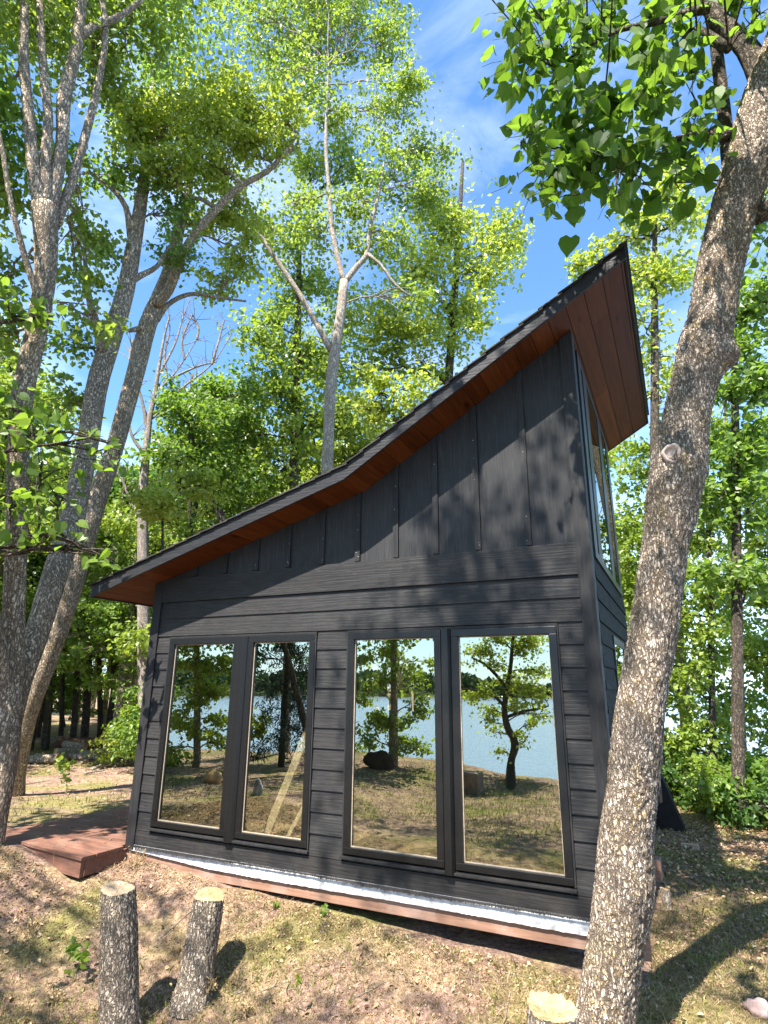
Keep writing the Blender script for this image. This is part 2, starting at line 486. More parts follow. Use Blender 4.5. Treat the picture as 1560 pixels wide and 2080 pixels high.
LEAF_DARK = mat_leaf('deep_green_leaf', (.038, .088, .018), (.08, .15, .030), (.14, .30, .04), .38, .42)
LEAF_NEAR = mat_leaf('broad_heart_leaf', (.040, .085, .014), (.08, .14, .024), (.26, .44, .04), .46, .52, .25)
NEEDLE = mat_leaf('spruce_needle', (.016, .036, .016), (.032, .060, .028), (.03, .06, .02), .15, .6)


# ------------------------------------------------------------------ terrain
def sines(x, y, seed, f0, octs=4):
    r = np.random.default_rng(seed); s = 0; a = 1.0; f = f0
    for _ in range(octs):
        for _ in range(3):
            th = r.uniform(0, 6.28); ph = r.uniform(0, 6.28)
            s = s + a / 3 * np.sin((x * math.cos(th) + y * math.sin(th)) * f + ph)
        a *= .5; f *= 2.1
    return s


def shore(x, y):
    s1 = -9.9 - .25 * np.sin(x * .35 + .6) - .12 * np.sin(x * 1.7) + np.minimum(0, x + 2) * -.08 - y
    s2 = .919 * x + .394 * y - 9.2 + .5 * np.sin(y * .4)
    return np.maximum(s1, s2)


def ground_z(x, y):
    x = np.asarray(x, float); y = np.asarray(y, float)
    z = .030 * sines(x, y, 3, 1.1, 5) + .006 * sines(x, y, 5, 14, 3)
    t = np.clip((3.7 - x) / 4.4, 0, 1); w = np.clip((y + .75) / .75, 0, 1) * np.clip((1.2 - x) / -1.0 + 1.9, .0, 1); z = z + .20 * t * np.clip(1.2 - np.abs(y - 1) / 8, 0, 1) * np.maximum(w * w * (3 - 2 * w), np.clip(-x, 0, 1))
    z = z - .035 + .10 * np.exp(-((x + .55) ** 2 / .9 + (y + .55) ** 2 / .10))
    d = np.clip((-.05 - y) / 1.1, 0, 1); e = np.clip((x + .7) / 1.6, 0, 1)
    z = z - .27 * (d * d * (3 - 2 * d)) * (.25 + .75 * e * e * (3 - 2 * e))
    far = np.clip((np.hypot(x, y) - 9) / 20, 0, 1); z = z + far * .25 * sines(x, y, 9, .22, 3)
    z = z + .22 * np.exp(-(((x + 3.0) / 2.0) ** 2 + ((y + 8.9) / 1.0) ** 2))           # low mound by the shore
    s = shore(x, y)
    k = np.clip(s / 6, 0, 1)
    return z - 5.2 * (k ** .8)


def gz(x, y): return float(ground_z(x, y))


def axis(lo, hi, flo, fhi, fine, grow=1.18):
    a = list(np.arange(flo, fhi, fine)); st = fine
    while a[-1] < hi: st *= grow; a.append(a[-1] + st)
    st = fine
    while a[0] > lo: st *= grow; a.insert(0, a[0] - st)
    return np.array(a)


xs = axis(-2200, 2200, -7, 8, .06); ys = axis(-2200, 2200, -9.5, 7, .06)
X, Y = np.meshgrid(xs, ys)
Z = ground_z(X, Y)
mb = MB()
nx, ny = len(xs), len(ys)
i = np.arange(ny - 1)[:, None] * nx + np.arange(nx - 1)[None]
mb.add(np.stack([X, Y, Z], -1), np.stack([i, i + 1, i + nx + 1, i + nx], -1).reshape(-1, 4))
g = mb.build('ground', mat_ground(), smooth=True); tag(g, kind='structure')
mb = MB(); wz = EYE - 5.3
mb.add([(-2600, -2600, wz), (2600, -2600, wz), (2600, 2600, wz), (-2600, 2600, wz)], [(0, 1, 2, 3)])
tag(mb.build('lake_water', mat_water()), kind='structure')

# ------------------------------------------------------------------ leaves
T_DIAMOND = (np.array([(0, 0, 0), (.42, .38, .10), (1, 0, -.06), (.42, -.38, .10)]), np.array([(0, 1, 2), (0, 2, 3)]))
T_OVAL = (np.array([(0, 0, 0), (.22, .30, .07), (.62, .27, .07), (1, 0, -.08), (.62, -.27, .07), (.22, -.30, .07)]),
          np.array([(0, 1, 2, 3), (0, 3, 4, 5)]))
_h = [(0.06, 0, 0), (-.06, .20, .04), (.10, .43, .09), (.38, .46, .10), (.66, .30, .06), (.86, .12, .0), (1.03, 0, -.08)]
T_HEART = (np.array(_h + [(x, -y, z) for x, y, z in _h[1:-1]] + [(.45, 0, .0)]),
           np.array([(0, 12, 2, 1), (12, 4, 3, 2), (12, 6, 5, 4), (0, 7, 8, 12), (12, 8, 9, 10), (12, 10, 11, 6)]))


def add_leaves(mb, P, size, templ, up=.55, out=None, outw=.0, droop=.35, spread=.75):
    """one small blade per point, each with its own direction and size"""
    n = len(P)
    if n == 0: return
    nrm = rng.normal(size=(n, 3)) * spread + np.array([0, 0, up])
    if out is not None: nrm = nrm + out * outw
    nrm /= np.linalg.norm(nrm, axis=1)[:, None] + 1e-9
    d = rng.normal(size=(n, 3)) + np.array([0, 0, -droop])
    d -= (d * nrm).sum(1)[:, None] * nrm
    d /= np.linalg.norm(d, axis=1)[:, None] + 1e-9
    b = np.cross(nrm, d)
    s = size * rng.uniform(.62, 1.25, size=n)
    T, F = templ
    k = len(T)
    wv = rng.uniform(.8, 1.15, size=n)
    V = P[:, None] + s[:, None, None] * (T[None, :, 0:1] * d[:, None] + T[None, :, 1:2] * wv[:, None, None] * b[:, None] + T[None, :, 2:3] * nrm[:, None])
    f = (F[None] + (np.arange(n) * k)[:, None, None]).reshape(-1, F.shape[1])
    mb.add(V.reshape(-1, 3), f)


def smooth_line(pts, n):
    """Catmull-Rom through the given points"""
    pts = np.asarray(pts, float)
    P = np.vstack([2 * pts[0] - pts[1], pts, 2 * pts[-1] - pts[-2]])
    m = len(pts) - 1
    out = []
    for t in np.linspace(0, m - 1e-6, n):
        i = int(t); u = t - i
        p0, p1, p2, p3 = P[i:i + 4]
        out.append(.5 * ((2 * p1) + (-p0 + p2) * u + (2 * p0 - 5 * p1 + 4 * p2 - p3) * u * u + (-p0 + 3 * p1 - 3 * p2 + p3) * u ** 3))
    return np.array(out)


def rough_tube(mb, pts, rad, k=12, amp=.06, seed=0):
    """trunk with uneven girth"""
    pts = np.asarray(pts); n = len(pts)
    r = np.asarray(rad, float) * (1 + amp * np.interp(np.arange(n), np.arange(0, n + 3, 3), np.random.default_rng(seed).normal(size=len(np.arange(0, n + 3, 3)))))
    mb.tube(pts, r, k)


def stem_px(pl, h, n=24, fn=at):
    """pl: list of (px, py, width_px[, h]); returns centre line and radii in metres"""
    P, R = [], []
    for q in pl:
        hh = q[3] if len(q) > 3 else h
        if fn is at: p = fn(q[0], q[1], hh); dd = depth_of(p)
        else: p = fn(q[0], q[1], hh); dd = depth_of(p * np.array([1, -1, 1]))
        P.append(p); R.append(q[2] * dd / FOC / 2)
    R = np.array(R)
    L = smooth_line(P, n)
    rr = np.interp(np.linspace(0, len(P) - 1, n), np.arange(len(P)), R)
    return L, rr


def limb_to(mb, A, r0, B, r1=.006, sag=.12, n=9, k=6, wob=.05):
    A = np.asarray(A, float); B = np.asarray(B, float)
    L = np.linalg.norm(B - A)
    t = np.linspace(0, 1, n)
    pts = A + (B - A) * t[:, None]
    pts[:, 2] += sag * L * np.sin(t * math.pi) * np.where(t < .5, 1, .8)
    w = rng.normal(size=(n, 3)) * wob * L; w[0] = 0; w[-1] = 0
    w = (w + np.roll(w, 1, 0)) / 2; w[0] = 0
    pts = pts + w
    mb.tube(pts, r0 + (r1 - r0) * t ** .8, k, caps=False)
    return pts


def fill_blob(tmb, lmb, c, r, stems, size, cover, templ, ntwig=10, lmat_up=.55, limb_r=None, sag=.1):
    """one limb reaches from the nearest stem into a leafy mass of ellipsoid radii r around c; leaves grow in sprays on its twigs"""
    c = np.asarray(c, float); r = np.asarray(r, float)
    best = None
    for L, R in stems:
        d = np.linalg.norm(L - c, axis=1) + np.where(L[:, 2] > c[2] - .05, 1.5, 0) + np.where(np.arange(len(L)) < 2, 3, 0)
        j = int(np.argmin(d))
        if best is None or d[j] < best[0]: best = (d[j], L[j], R[j])
    A = best[1]; lr = min(best[2] * .75, (limb_r or .012 + .018 * float(np.mean(r))))
    path = limb_to(tmb, A, lr, c + r * rng.uniform(-.2, .2, 3), .008, sag)
    area = math.pi * r[0] * r[2]
    la = .30 * size * size * .9
    nleaf = int(2.0 * cover * area / la)
    nsp = max(ntwig, int(nleaf / 55))
    # spray centres: spread through the volume, biased to the outside
    u = rng.normal(size=(nsp, 3)); u /= np.linalg.norm(u, axis=1)[:, None]
    rad = rng.uniform(.08, 1.2, nsp) ** .6
    S = c + u * rad[:, None] * r
    per = rng.multinomial(nleaf, rng.dirichlet(np.ones(nsp) * .9))
    sp = float(np.mean(r)) * .31 + size * 1.1
    for q in range(nsp):
        if q < ntwig * 2.5:
            st = path[rng.integers(3, len(path))]
            limb_to(tmb, st, .009 + .004 * rng.random(), S[q], .0025, .06, 5, 3, .05)
    idx = np.repeat(np.arange(nsp), per)
    ax = rng.normal(size=(nsp, 3)); ax[:, 2] *= .35; ax /= np.linalg.norm(ax, axis=1)[:, None]
    along = rng.uniform(-1, 1, len(idx)) * sp * 1.3
    P = S[idx] + ax[idx] * along[:, None] + rng.normal(size=(len(idx), 3)) * sp * np.array([.42, .42, .26])
    out = (P - c) / r; out /= np.linalg.norm(out, axis=1)[:, None] + 1e-9
    add_leaves(lmb, P, size, templ, lmat_up, out, .45)


def blob_px(px, py, rx, h, ry=None, depth=1.0, fn=at):
    p = fn(px, py, h)
    dd = depth_of(p if fn is at else p * np.array([1, -1, 1]))
    a = rx * dd / FOC; b = (ry or rx) * dd / FOC
    return p, np.array([a, a * depth, b])


def tree(name, label, base, stems, blobs, bark, leaf, size=.075, cover=1.25, templ=T_DIAMOND, group=None, cat='tree', k=12, ntwig=10, fn=at, extra=None, up=.55, sag=.1):
    t = thing(name, base, label, cat, group)
    tm, lm = MB(), MB()
    for j, (L, R) in enumerate(stems):
        rough_tube(tm, L, R, k if R[0] > .05 else 7, .035, j + int(abs(base[0]) * 10))
    if extra: extra(tm)
    for b in blobs:
        c, r = blob_px(*b[:4], ry=b[4] if len(b) > 4 else None, depth=b[5] if len(b) > 5 else 1.0, fn=fn)
        fill_blob(tm, lm, c, r, stems, size, (b[6] if len(b) > 6 else 1) * cover, templ, ntwig, up, sag=sag)
    tm.build('trunk', bark, t, smooth=True)
    if blobs: lm.build('crown', leaf, t)
    return t


# ================================================================== THE CABIN
W, D = 4.0, 2.54
OV, LA, RA, OB = .355, .489, .454, .10
XK = 2.233
def soff(x):                                        # underside of the roof
    return 2.352 + (x + LA) * .2869 if x < XK else 3.1326 + (x - XK) * .5946
KX = [-LA, XK - .13, XK + .11, W + RA]              # the bend is slightly eased
cabin = thing('cabin', (2.0, 1.25, 0.1), 'black cabin with swooping shed roof and four tall front windows', 'cabin')


def prof(x0, x1, dz=0):
    xs_ = [x0] + [k for k in (XK,) if x0 < k < x1] + [x1]
    return [(x, soff(x) + dz) for x in xs_]


# solid wall cores (behind the boards)
mb = MB()
zb = .25
head, sillz = 1.985, .36
WINS = [(.262, 1.052), (1.155, 1.825), (2.132, 2.905), (2.985, 3.738)]
for x0, x1 in ((.02, .262), (1.825, 2.132), (3.738, W - .02)):
    mb.prism([(x0, zb), (x1, zb)] + prof(x0, x1, .03)[::-1], .012, .11, 'y')
for x0, x1 in ((.262, 1.825), (2.132, 3.738)):
    mb.prism([(x0, head - .02), (x1, head - .02)] + prof(x0, x1, .03)[::-1], .012, .11, 'y')
    mb.box(x0, x1, .012, .11, zb, sillz + .03)
mb.build('front_wall', DARKIN, cabin)
# lap boards
mb = MB()
def lap(x0, x1, ztop, zbot):
    mb.prism([(-.003, ztop), (.011, ztop), (.011, zbot), (-.014, zbot), (-.014, zbot + .004)], x0, x1, 'x')
full = (.092, W - .092)
lap(*full, 2.305, 2.153); lap(*full, 2.155, 1.992)
rows = np.linspace(1.99, .362, 12)
for zt, z0 in zip(rows[:-1], rows[1:]):
    for x0, x1 in ((.092, .252), (1.838, 2.120), (3.750, W - .092)):
        lap(x0 + rnd.uniform(0, .001), x1, zt + .002, z0)
mb.box(*full, -.016, .011, .245, .358)
mb.build('lap_siding', SID_X, cabin, bevel=.0012)
mb = MB(); mb.box(.075, W - .085, -.021, .011, 2.307, 2.533); mb.build('belly_band', SID_X, cabin, bevel=.002)
# vertical panels and battens
mb = MB()
BAT = [.47, .82, 1.17, 1.51, 1.853, 2.192, 2.535, 2.877, 3.212, 3.586]
ed = [.04] + BAT + [W - .04]
for a, b in zip(ed[:-1], ed[1:]):
    a += .0012; b -= .0012
    mb.prism([(a, 2.535), (b, 2.535)] + prof(a, b, .01)[::-1], -.001, .011, 'y')
mb.build('vertical_panel', SID_Z, cabin)
for b in BAT:
    mb = MB(); sp = []
    a0, a1 = b - .023, b + .023
    mb.prism([(a0, 2.54), (a1, 2.54), (a1, soff(a1) - .004), (a0, soff(a0) - .004)], -.021, -.0012, 'y')
    for zz in np.arange(2.60, soff(b) - .05, .17): sp.append((b + rnd.uniform(-.01, .01), zz + rnd.uniform(-.03, .03), -.0215))
    sp.append((b + .012, 2.575, -.0215))
    for x, z, y in sp:
        if rnd.random() < .5:
            r = rnd.uniform(.0018, .0034)
            mb.prism([(x + r * math.cos(t), z + r * math.sin(t)) for t in np.arange(6) * 1.047], y - .0015, y, 'y', 1)
    mb.build('batten', [TRIM, SPECK], cabin, bevel=.001)
# corner boards
for name, x0, x1 in (('corner_board', -.008, .09), ('corner_board', W - .09, W + .008)):
    mb = MB()
    mb.prism([(x0, .215), (x1, .215)] + prof(x0, x1, -.002)[::-1], -.026, -.003, 'y')
    xs0, xs1 = (x0, x0 + .02) if x0 < 1 else (x1 - .02, x1)
    mb.prism([(xs0, .215), (xs1, .215)] + prof(xs0, xs1, -.002)[::-1], -.0028, .10, 'y')
    mb.build(name, TRIM, cabin, bevel=.002)
# windows
lab = {0: 'leftmost tall front window', 1: 'front window with a plank leaning behind it', 2: None, 3: None}
def window(x0, x1):
    y0 = -.030
    mb = MB(); f = .052; zt, zb_ = 1.965, .402
    for (a, b, c, d) in ((x0, x1, zt - f, zt), (x0, x1, zb_, zb_ + f)):
        mb.prism([(y0, c + (.008 if c < 1 else 0)), (y0, d - (0 if c < 1 else .0)), (.05, d), (.05, c)], a, b, 'x')
    for (a, b) in ((x0, x0 + f), (x1 - f, x1)):
        mb.box(a, b, y0 + .0005, .0505, zb_ + f - .0005, zt - f + .0005)
    fr = mb.build('window', FRAME, cabin, bevel=.003)
    # inner bead, pale edge seen round the glass
    mb = MB(); e = .007
    xa, xb, za, zb2 = x0 + f, x1 - f, zb_ + f, zt - f
    for a, b, c, d in ((xa, xb, zb2 - e, zb2 - .0005), (xa, xb, za + .0005, za + e)): mb.box(a + .0005, b - .0005, -.004, .012, c, d)
    for a, b in ((xa + .0005, xa + e), (xb - e, xb - .0005)): mb.box(a, b, -.0035, .0125, za + e, zb2 - e)
    mb.build('glazing_bead', GASKET, fr)
    mb = MB(); mb.add([(xa + .001, .002, za + .001), (xb - .001, .002, za + .001), (xb - .001, .002, zb2 - .001), (xa + .001, .002, zb2 - .001)], [(0, 1, 2, 3)])
    mb.build('pane', GLASS, fr)
for w in WINS: window(*w)
# casing strips round each pair, mullion posts and sills
for x0, x1, mx in ((.262, 1.825, 1.1035), (2.132, 3.738, 2.945)):
    mb = MB()
    mb.box(x0 - .012, x1 + .012, -.024, .0115, 1.967, 1.984)
    mb.box(x0 - .012, x0 - .001, -.024, .0115, .402, 1.9665); mb.box(x1 + .001, x1 + .012, -.024, .0115, .402, 1.9665)
    mb.prism([(-.042, .378), (-.042, .392), (.0115, .4015), (.0115, .378)], x0 - .016, x1 + .016, 'x')
    mb.build('window_casing', TRIM, cabin, bevel=.001)
    mb = MB(); w2 = .050 if mx < 2 else .038
    mb.prism([(mx - w2, -.012), (mx - w2, -.030), (mx - w2 * .6, -.058), (mx + w2 * .6, -.058), (mx + w2, -.030), (mx + w2, -.012)], .3775, 1.9662, 'z')
    mb.build('mullion_post', FRAME, cabin, bevel=.002)
# white skirt strip, rim beam, pier blocks
m_ = M('smeared_white_coating')
wn_ = m_.noise(m_.coords((3, 1, 30)), 2.0, 6, .7); wn2 = m_.noise(m_.coords(), 18, 4)
m_.bsdf(m_.ramp(wn2, [(.3, (.30, .29, .29)), (.45, (.52, .52, .53)), (.6, (.66, .66, .67))]), .55, .5, 0, m_.bump(wn_, .35, .006))
WHITE = m_.m
mb = MB(); n = 260
xx = np.linspace(.03, W + .02, n)
low = .162 + .003 * np.sin(xx * 3) + .0012 * rng.normal(size=n) + np.clip((.9 - xx) * .05, 0, 1)
hi = np.full(n, .2485)
V = []
for x, a, b in zip(xx, low, hi): V += [(x, -.0188, a), (x, -.0185, (a + b) / 2), (x, -.0175, b), (x, .0, b), (x, .0, a)]
F = []
for q in range(n - 1):
    for e in range(5): F.append((q * 5 + e, q * 5 + (e + 1) % 5, q * 5 + 5 + (e + 1) % 5, q * 5 + 5 + e))
mb.add(V, F); mb.build('white_skirt', WHITE, cabin)
# ragged brush edge of the black paint over the white strip
mb = MB(); V = []; F = []; n = 1300
for q in range(n):
    x = .10 + (W - .2) * q / (n - 1); d = .011 + abs(rng.normal()) * .005 + .005 * math.sin(x * 3)
    V += [(x, -.0345, .2525), (x, -.0378, .2525 - d * 1.2)]
for q in range(n - 1): F.append((q * 2, q * 2 + 1, q * 2 + 3, q * 2 + 2))
mb.add(V, F); V2 = np.array(V) + np.array([0, .018, 0]); mb.add(V2, [f[::-1] for f in F])
mb.build('paint_edge', SID_X, cabin)
mb = MB()
mb.box(-.02, 4.13, .002, .045, .078, .232); mb.build('rim_beam', LUMBER, cabin, bevel=.003)
mb = MB(); mb.box(-.02, 4.128, 1.78, 1.93, .055, .20); mb.build('rear_beam', LUMBER, cabin, bevel=.003)
mb = MB(); mb.box(-.02, 4.06, 1.93, 2.06, .05, .16); mb.build('rear_beam', LUMBER, cabin, bevel=.003)
for x in (.5, 1.9, 3.6):
    for y in (.34, 1.75):
        mb = MB(); mb.box(x, x + .38, y, y + .2, gz(x, y) - .1, .0775 if y < 1 else .0545); mb.build('pier_block', BLOCK, cabin, bevel=.006)
# side and back walls
mb = MB()
CL = (.14, 2.28)                                     # clerestory opening on the right-hand wall
LW = (.87, 1.8, .62, 1.965)
mb.box(W - .11, W - .003, .111, .87, zb, 2.42); mb.box(W - .11, W - .003, 1.8, D, zb, 2.42)
mb.box(W - .11, W - .003, .8705, 1.7995, zb, .62); mb.box(W - .11, W - .003, .8705, 1.7995, 1.965, 2.42)
mb.box(W - .11, W - .003, .111, CL[0], 2.4205, 4.19); mb.box(W - .11, W - .003, CL[1], D, 2.4205, 4.19)
mb.build('right_wall', DARKIN, cabin)
mb = MB()
def lapy(y0, y1, zt, z0):
    mb.prism([(W - .003, zt), (W + .003, zt), (W + .014, z0 + .004), (W + .014, z0), (W - .003, z0)], y0, y1, 'y')
rz = np.linspace(2.45, .36, 15)
for zt, z0 in zip(rz[:-1], rz[1:]):
    if zt > 1.98 or z0 < .55: lapy(.101, D, zt + .002, z0)
    else: lapy(.101, .845, zt + .002, z0); lapy(1.825, D, zt + .002, z0)
mb.box(W - .0028, W + .016, .101, D, .24, .358)
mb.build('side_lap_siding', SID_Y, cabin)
def side_window(z0, zt, cuts):
    """cuts: alternating stile and pane limits along y"""
    mb = MB(); f = .06; xo = W + .020
    y0, y1 = cuts[0], cuts[-1]
    mb.box(W - .06, xo, y0, y1, z0, z0 + f); mb.box(W - .06, xo, y0, y1, zt - f, zt)
    for a, b in zip(cuts[0::2], cuts[1::2]):
        mb.box(W - .0605, xo - .001, a, b, z0 + f, zt - f)
    fr = mb.build('side_window', FRAME, cabin, bevel=.002)
    for a, b in zip(cuts[1:-1:2], cuts[2:-1:2]):
        mb = MB(); xg = W + .014; mb.add([(xg, a, z0 + f), (xg, b, z0 + f), (xg, b, zt - f), (xg, a, zt - f)], [(0, 1, 2, 3)]); mb.build('pane', GLASS, fr)
side_window(2.452, 4.10, [CL[0], .30, .40, .62, 1.34, 1.60, 2.05, CL[1]])
side_window(LW[2], LW[3], [LW[0], LW[0] + .05, LW[1] - .06, LW[1]])
mb = MB()
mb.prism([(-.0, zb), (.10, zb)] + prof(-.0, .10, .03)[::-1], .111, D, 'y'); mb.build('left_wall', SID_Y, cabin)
# back wall with a wide window and a tall glazed door
BD = (-.05 + .2, .62, .30, 2.15)
mb = MB(); y0, y1 = D - .10, D
ops = [(.25, .78, .30, 2.2), (.86, 1.68, 1.25, 2.2)]
mb.prism([(.10, zb), (.25, zb)] + prof(.10, .25, .02)[::-1], y0, y1, 'y')
mb.box(.7805, .8595, y0, y1, zb, 2.2); mb.box(1.6805, W, y0, y1, zb, 2.2); mb.box(.86, 1.68, y0, y1, zb, 1.25)
mb.prism([(.2505, 2.2005), (W, 2.2005)] + prof(.2505, W, .02)[::-1], y0, y1, 'y')
mb.build('back_wall', DARKIN, cabin)
for k, (a, b, c, d) in enumerate(ops):
    mb = MB(); f = .05
    mb.box(a, b, D - .08, D + .01, c, c + f); mb.box(a, b, D - .08, D + .01, d - f, d)
    mb.box(a, a + f, D - .0795, D + .0095, c + f, d - f); mb.box(b - f, b, D - .0795, D + .0095, c + f, d - f)
    fr = mb.build('back_window' if k else 'back_door', FRAME, cabin)
mb = MB(); mb.box(.101, W - .111, .111, D - .101, .24, .30); mb.build('floor', PLY, cabin)
# stuff inside, resting on the floor
def bar(mb, A, B, w, t, side=(1, 0, 0)):
    A = np.array(A, float); B = np.array(B, float); d = (B - A) / np.linalg.norm(B - A)
    s = np.array(side, float); s -= (s @ d) * d; s /= np.linalg.norm(s); n_ = np.cross(d, s)
    q = [A + s * a * w / 2 + n_ * b * t / 2 for a, b in ((-1, -1), (1, -1), (1, 1), (-1, 1))]
    mb.hexa(q + [v + (B - A) for v in q])
PLANK = mat_wood('pale_plank', (.75, .60, .38), 'z')
t = (1.23, .27, .31)
mb = MB(); bar(mb, (1.215, .27, .315), (1.60, .60, 1.62), .075, .03)
tag(mb.build('plank', PLANK, loc=t, bevel=.002), 'long pale plank leaning behind the glass of the second window from the left', 'plank')
mb = MB(); bar(mb, (1.44, .22, .315), (1.62, .42, .78), .035, .03)
tag(mb.build('plank', PLANK, loc=(1.44, .22, .31), bevel=.002), 'short narrow lath leaning beside the long plank behind the glass', 'plank')

# roof: soffit planks, fascia, deck, shingles
mb = MB()
x = -LA + .02
YF, YB = -OV + .024, D + OB - .024
while x < W + RA - .03:
    x1 = min(x + .132, W + RA - .021)
    a, b = x + .0022, x1 - .0022
    if abs((a + b) / 2 - XK) < .08 and a < XK < b:
        pr = [(a, soff(a)), (XK, soff(XK)), (b, soff(b)), (b, soff(b) + .018), (XK, soff(XK) + .018), (a, soff(a) + .018)]
    else:
        pr = [(a, soff(a)), (b, soff(b)), (b, soff(b) + .018), (a, soff(a) + .018)]
    cuts = [YF] + sorted([YF + (YB - YF) * rnd.uniform(.15, .85)] if rnd.random() < .6 else []) + [YB]
    for c0, c1 in zip(cuts[:-1], cuts[1:]):
        ya, yb_ = c0 + (.002 if c0 != YF else 0), c1 - (.001 if c1 != YB else 0)
        mb.prism(pr, ya, yb_, 'y')
    x = x1
mb.build('soffit', SOFFIT, cabin)
mb = MB()
xa, xb = -LA, W + RA
low = [(x, soff(x) - .006) for x in (xa,)] + [(XK, soff(XK) - .006)] + [(x, soff(x) - .006) for x in (xb,)]
mb.prism(low + [(x, z + .118) for x, z in low[::-1]], -OV, -OV + .022, 'y')
mb.build('front_fascia', FASCIA, cabin, bevel=.003)
mb = MB(); mb.prism(low + [(x, z + .118) for x, z in low[::-1]], D + OB - .022, D + OB, 'y'); mb.build('back_fascia', FASCIA, cabin)
for nm, x in (('eave_fascia', xa), ('eave_fascia', xb - .0195)):
    mb = MB(); z = soff(x) - (.005 if x < 0 else -.004)
    mb.prism([(x + .0005, z), (x + .019, z + (.001)), (x + .019, z + .105), (x + .0005, z + .105)], -OV + .0225, D + OB - .0225, 'y')
    mb.build(nm, FASCIA, cabin, bevel=.002)
mb = MB()
up = [(x, soff(x) + .020) for x in (xa + .02, XK, xb - .02)]
mb.prism(up + [(x, soff(x) + .105) for x in (xb - .02, XK, xa + .02)], YF + .001, YB - .001, 'y')
mb.build('roof_deck', DARKIN, cabin)
mb = MB()                                            # shingle courses run along y and step down the slope
x = xa - .025
while x < xb - .02:
    x1 = min(x + .145, xb - .012)
    y = -OV - .018 - rnd.uniform(0, .006)
    yend = D + OB + .018
    z0, z1 = soff(x) + .1125 + .0060, soff(x1) + .1125 + .0050
    while y < yend:
        y2 = min(y + rnd.uniform(.16, .34), yend)
        j = rnd.uniform(-.001, .0015)
        jx = rnd.uniform(0, .006)
        mb.hexa([(x - jx, y, z0 - .010), (x1 + .03, y, z1 - .0095), (x1 + .03, y2 - .002, z1 - .0095), (x - jx, y2 - .002, z0 - .010),
                 (x - jx, y, z0 + j), (x1 + .03, y, z1 + .001 + j), (x1 + .03, y2 - .002, z1 + .001 + j), (x - jx, y2 - .002, z0 + j)])
        y = y2
    x = x1
mb.build('shingles', SHINGLE, cabin)
mb = MB(); z = [(x, soff(x) + .1124) for x in (xa - .012, XK, xb + .003)]
mb.prism([(a, b - .012) for a, b in z] + [(a, b - .001) for a, b in z[::-1]], -OV - .010, D + OB + .010, 'y'); mb.build('drip_edge', FRAME, cabin)

# ================================================================== DECK BY THE LEFT CORNER
deck = thing('deck', (-.62, .5, gz(-.62, .5)), 'low red stained wooden platform beside the left corner of the cabin', 'deck')
ang = math.radians(-7); ca, sa = math.cos(ang), math.sin(ang)
def dk(u, v, z):                                     # u along the boards, v towards the back, from the front right corner
    return (-.02 + (-u) * ca - v * sa * -1 * -.15, -.455 + u * -sa * 1.0 + v * .99, z)
def dkbox(mb, u0, u1, v0, v1, z0, z1):
    mb.hexa([dk(u1, v0, z0), dk(u0, v0, z0), dk(u0, v1, z0), dk(u1, v1, z0), dk(u1, v0, z1), dk(u0, v0, z1), dk(u0, v1, z1), dk(u1, v1, z1)])
TOP = .235
mb = MB(); v = 0
while v < 2.3:
    jj = rnd.uniform(0, .006)
    dkbox(mb, -.02 + jj if v < .4 else .02, 1.42 + jj, v, v + .134, TOP - .028, TOP + rnd.uniform(-.001, .001)); v += .139
mb.build('deck_boards', REDWOOD, deck, bevel=.003)
mb = MB(); dkbox(mb, .0, .60, .014, .05, TOP - .155, TOP - .030); dkbox(mb, .606, .94, .016, .05, TOP - .15, TOP - .030); dkbox(mb, .946, 1.40, .018, .05, TOP - .16, TOP - .030)
mb.build('front_skirt_board', REDWOOD, deck, bevel=.003)
mb = MB(); dkbox(mb, -.005, .03, .052, 2.3, TOP - .15, TOP - .0305); mb.build('side_skirt_board', REDWOOD, deck, bevel=.003)
mb = MB(); dkbox(mb, 1.36, 1.395, .052, 2.3, TOP - .15, TOP - .0305); mb.build('side_skirt_board', REDWOOD, deck, bevel=.003)

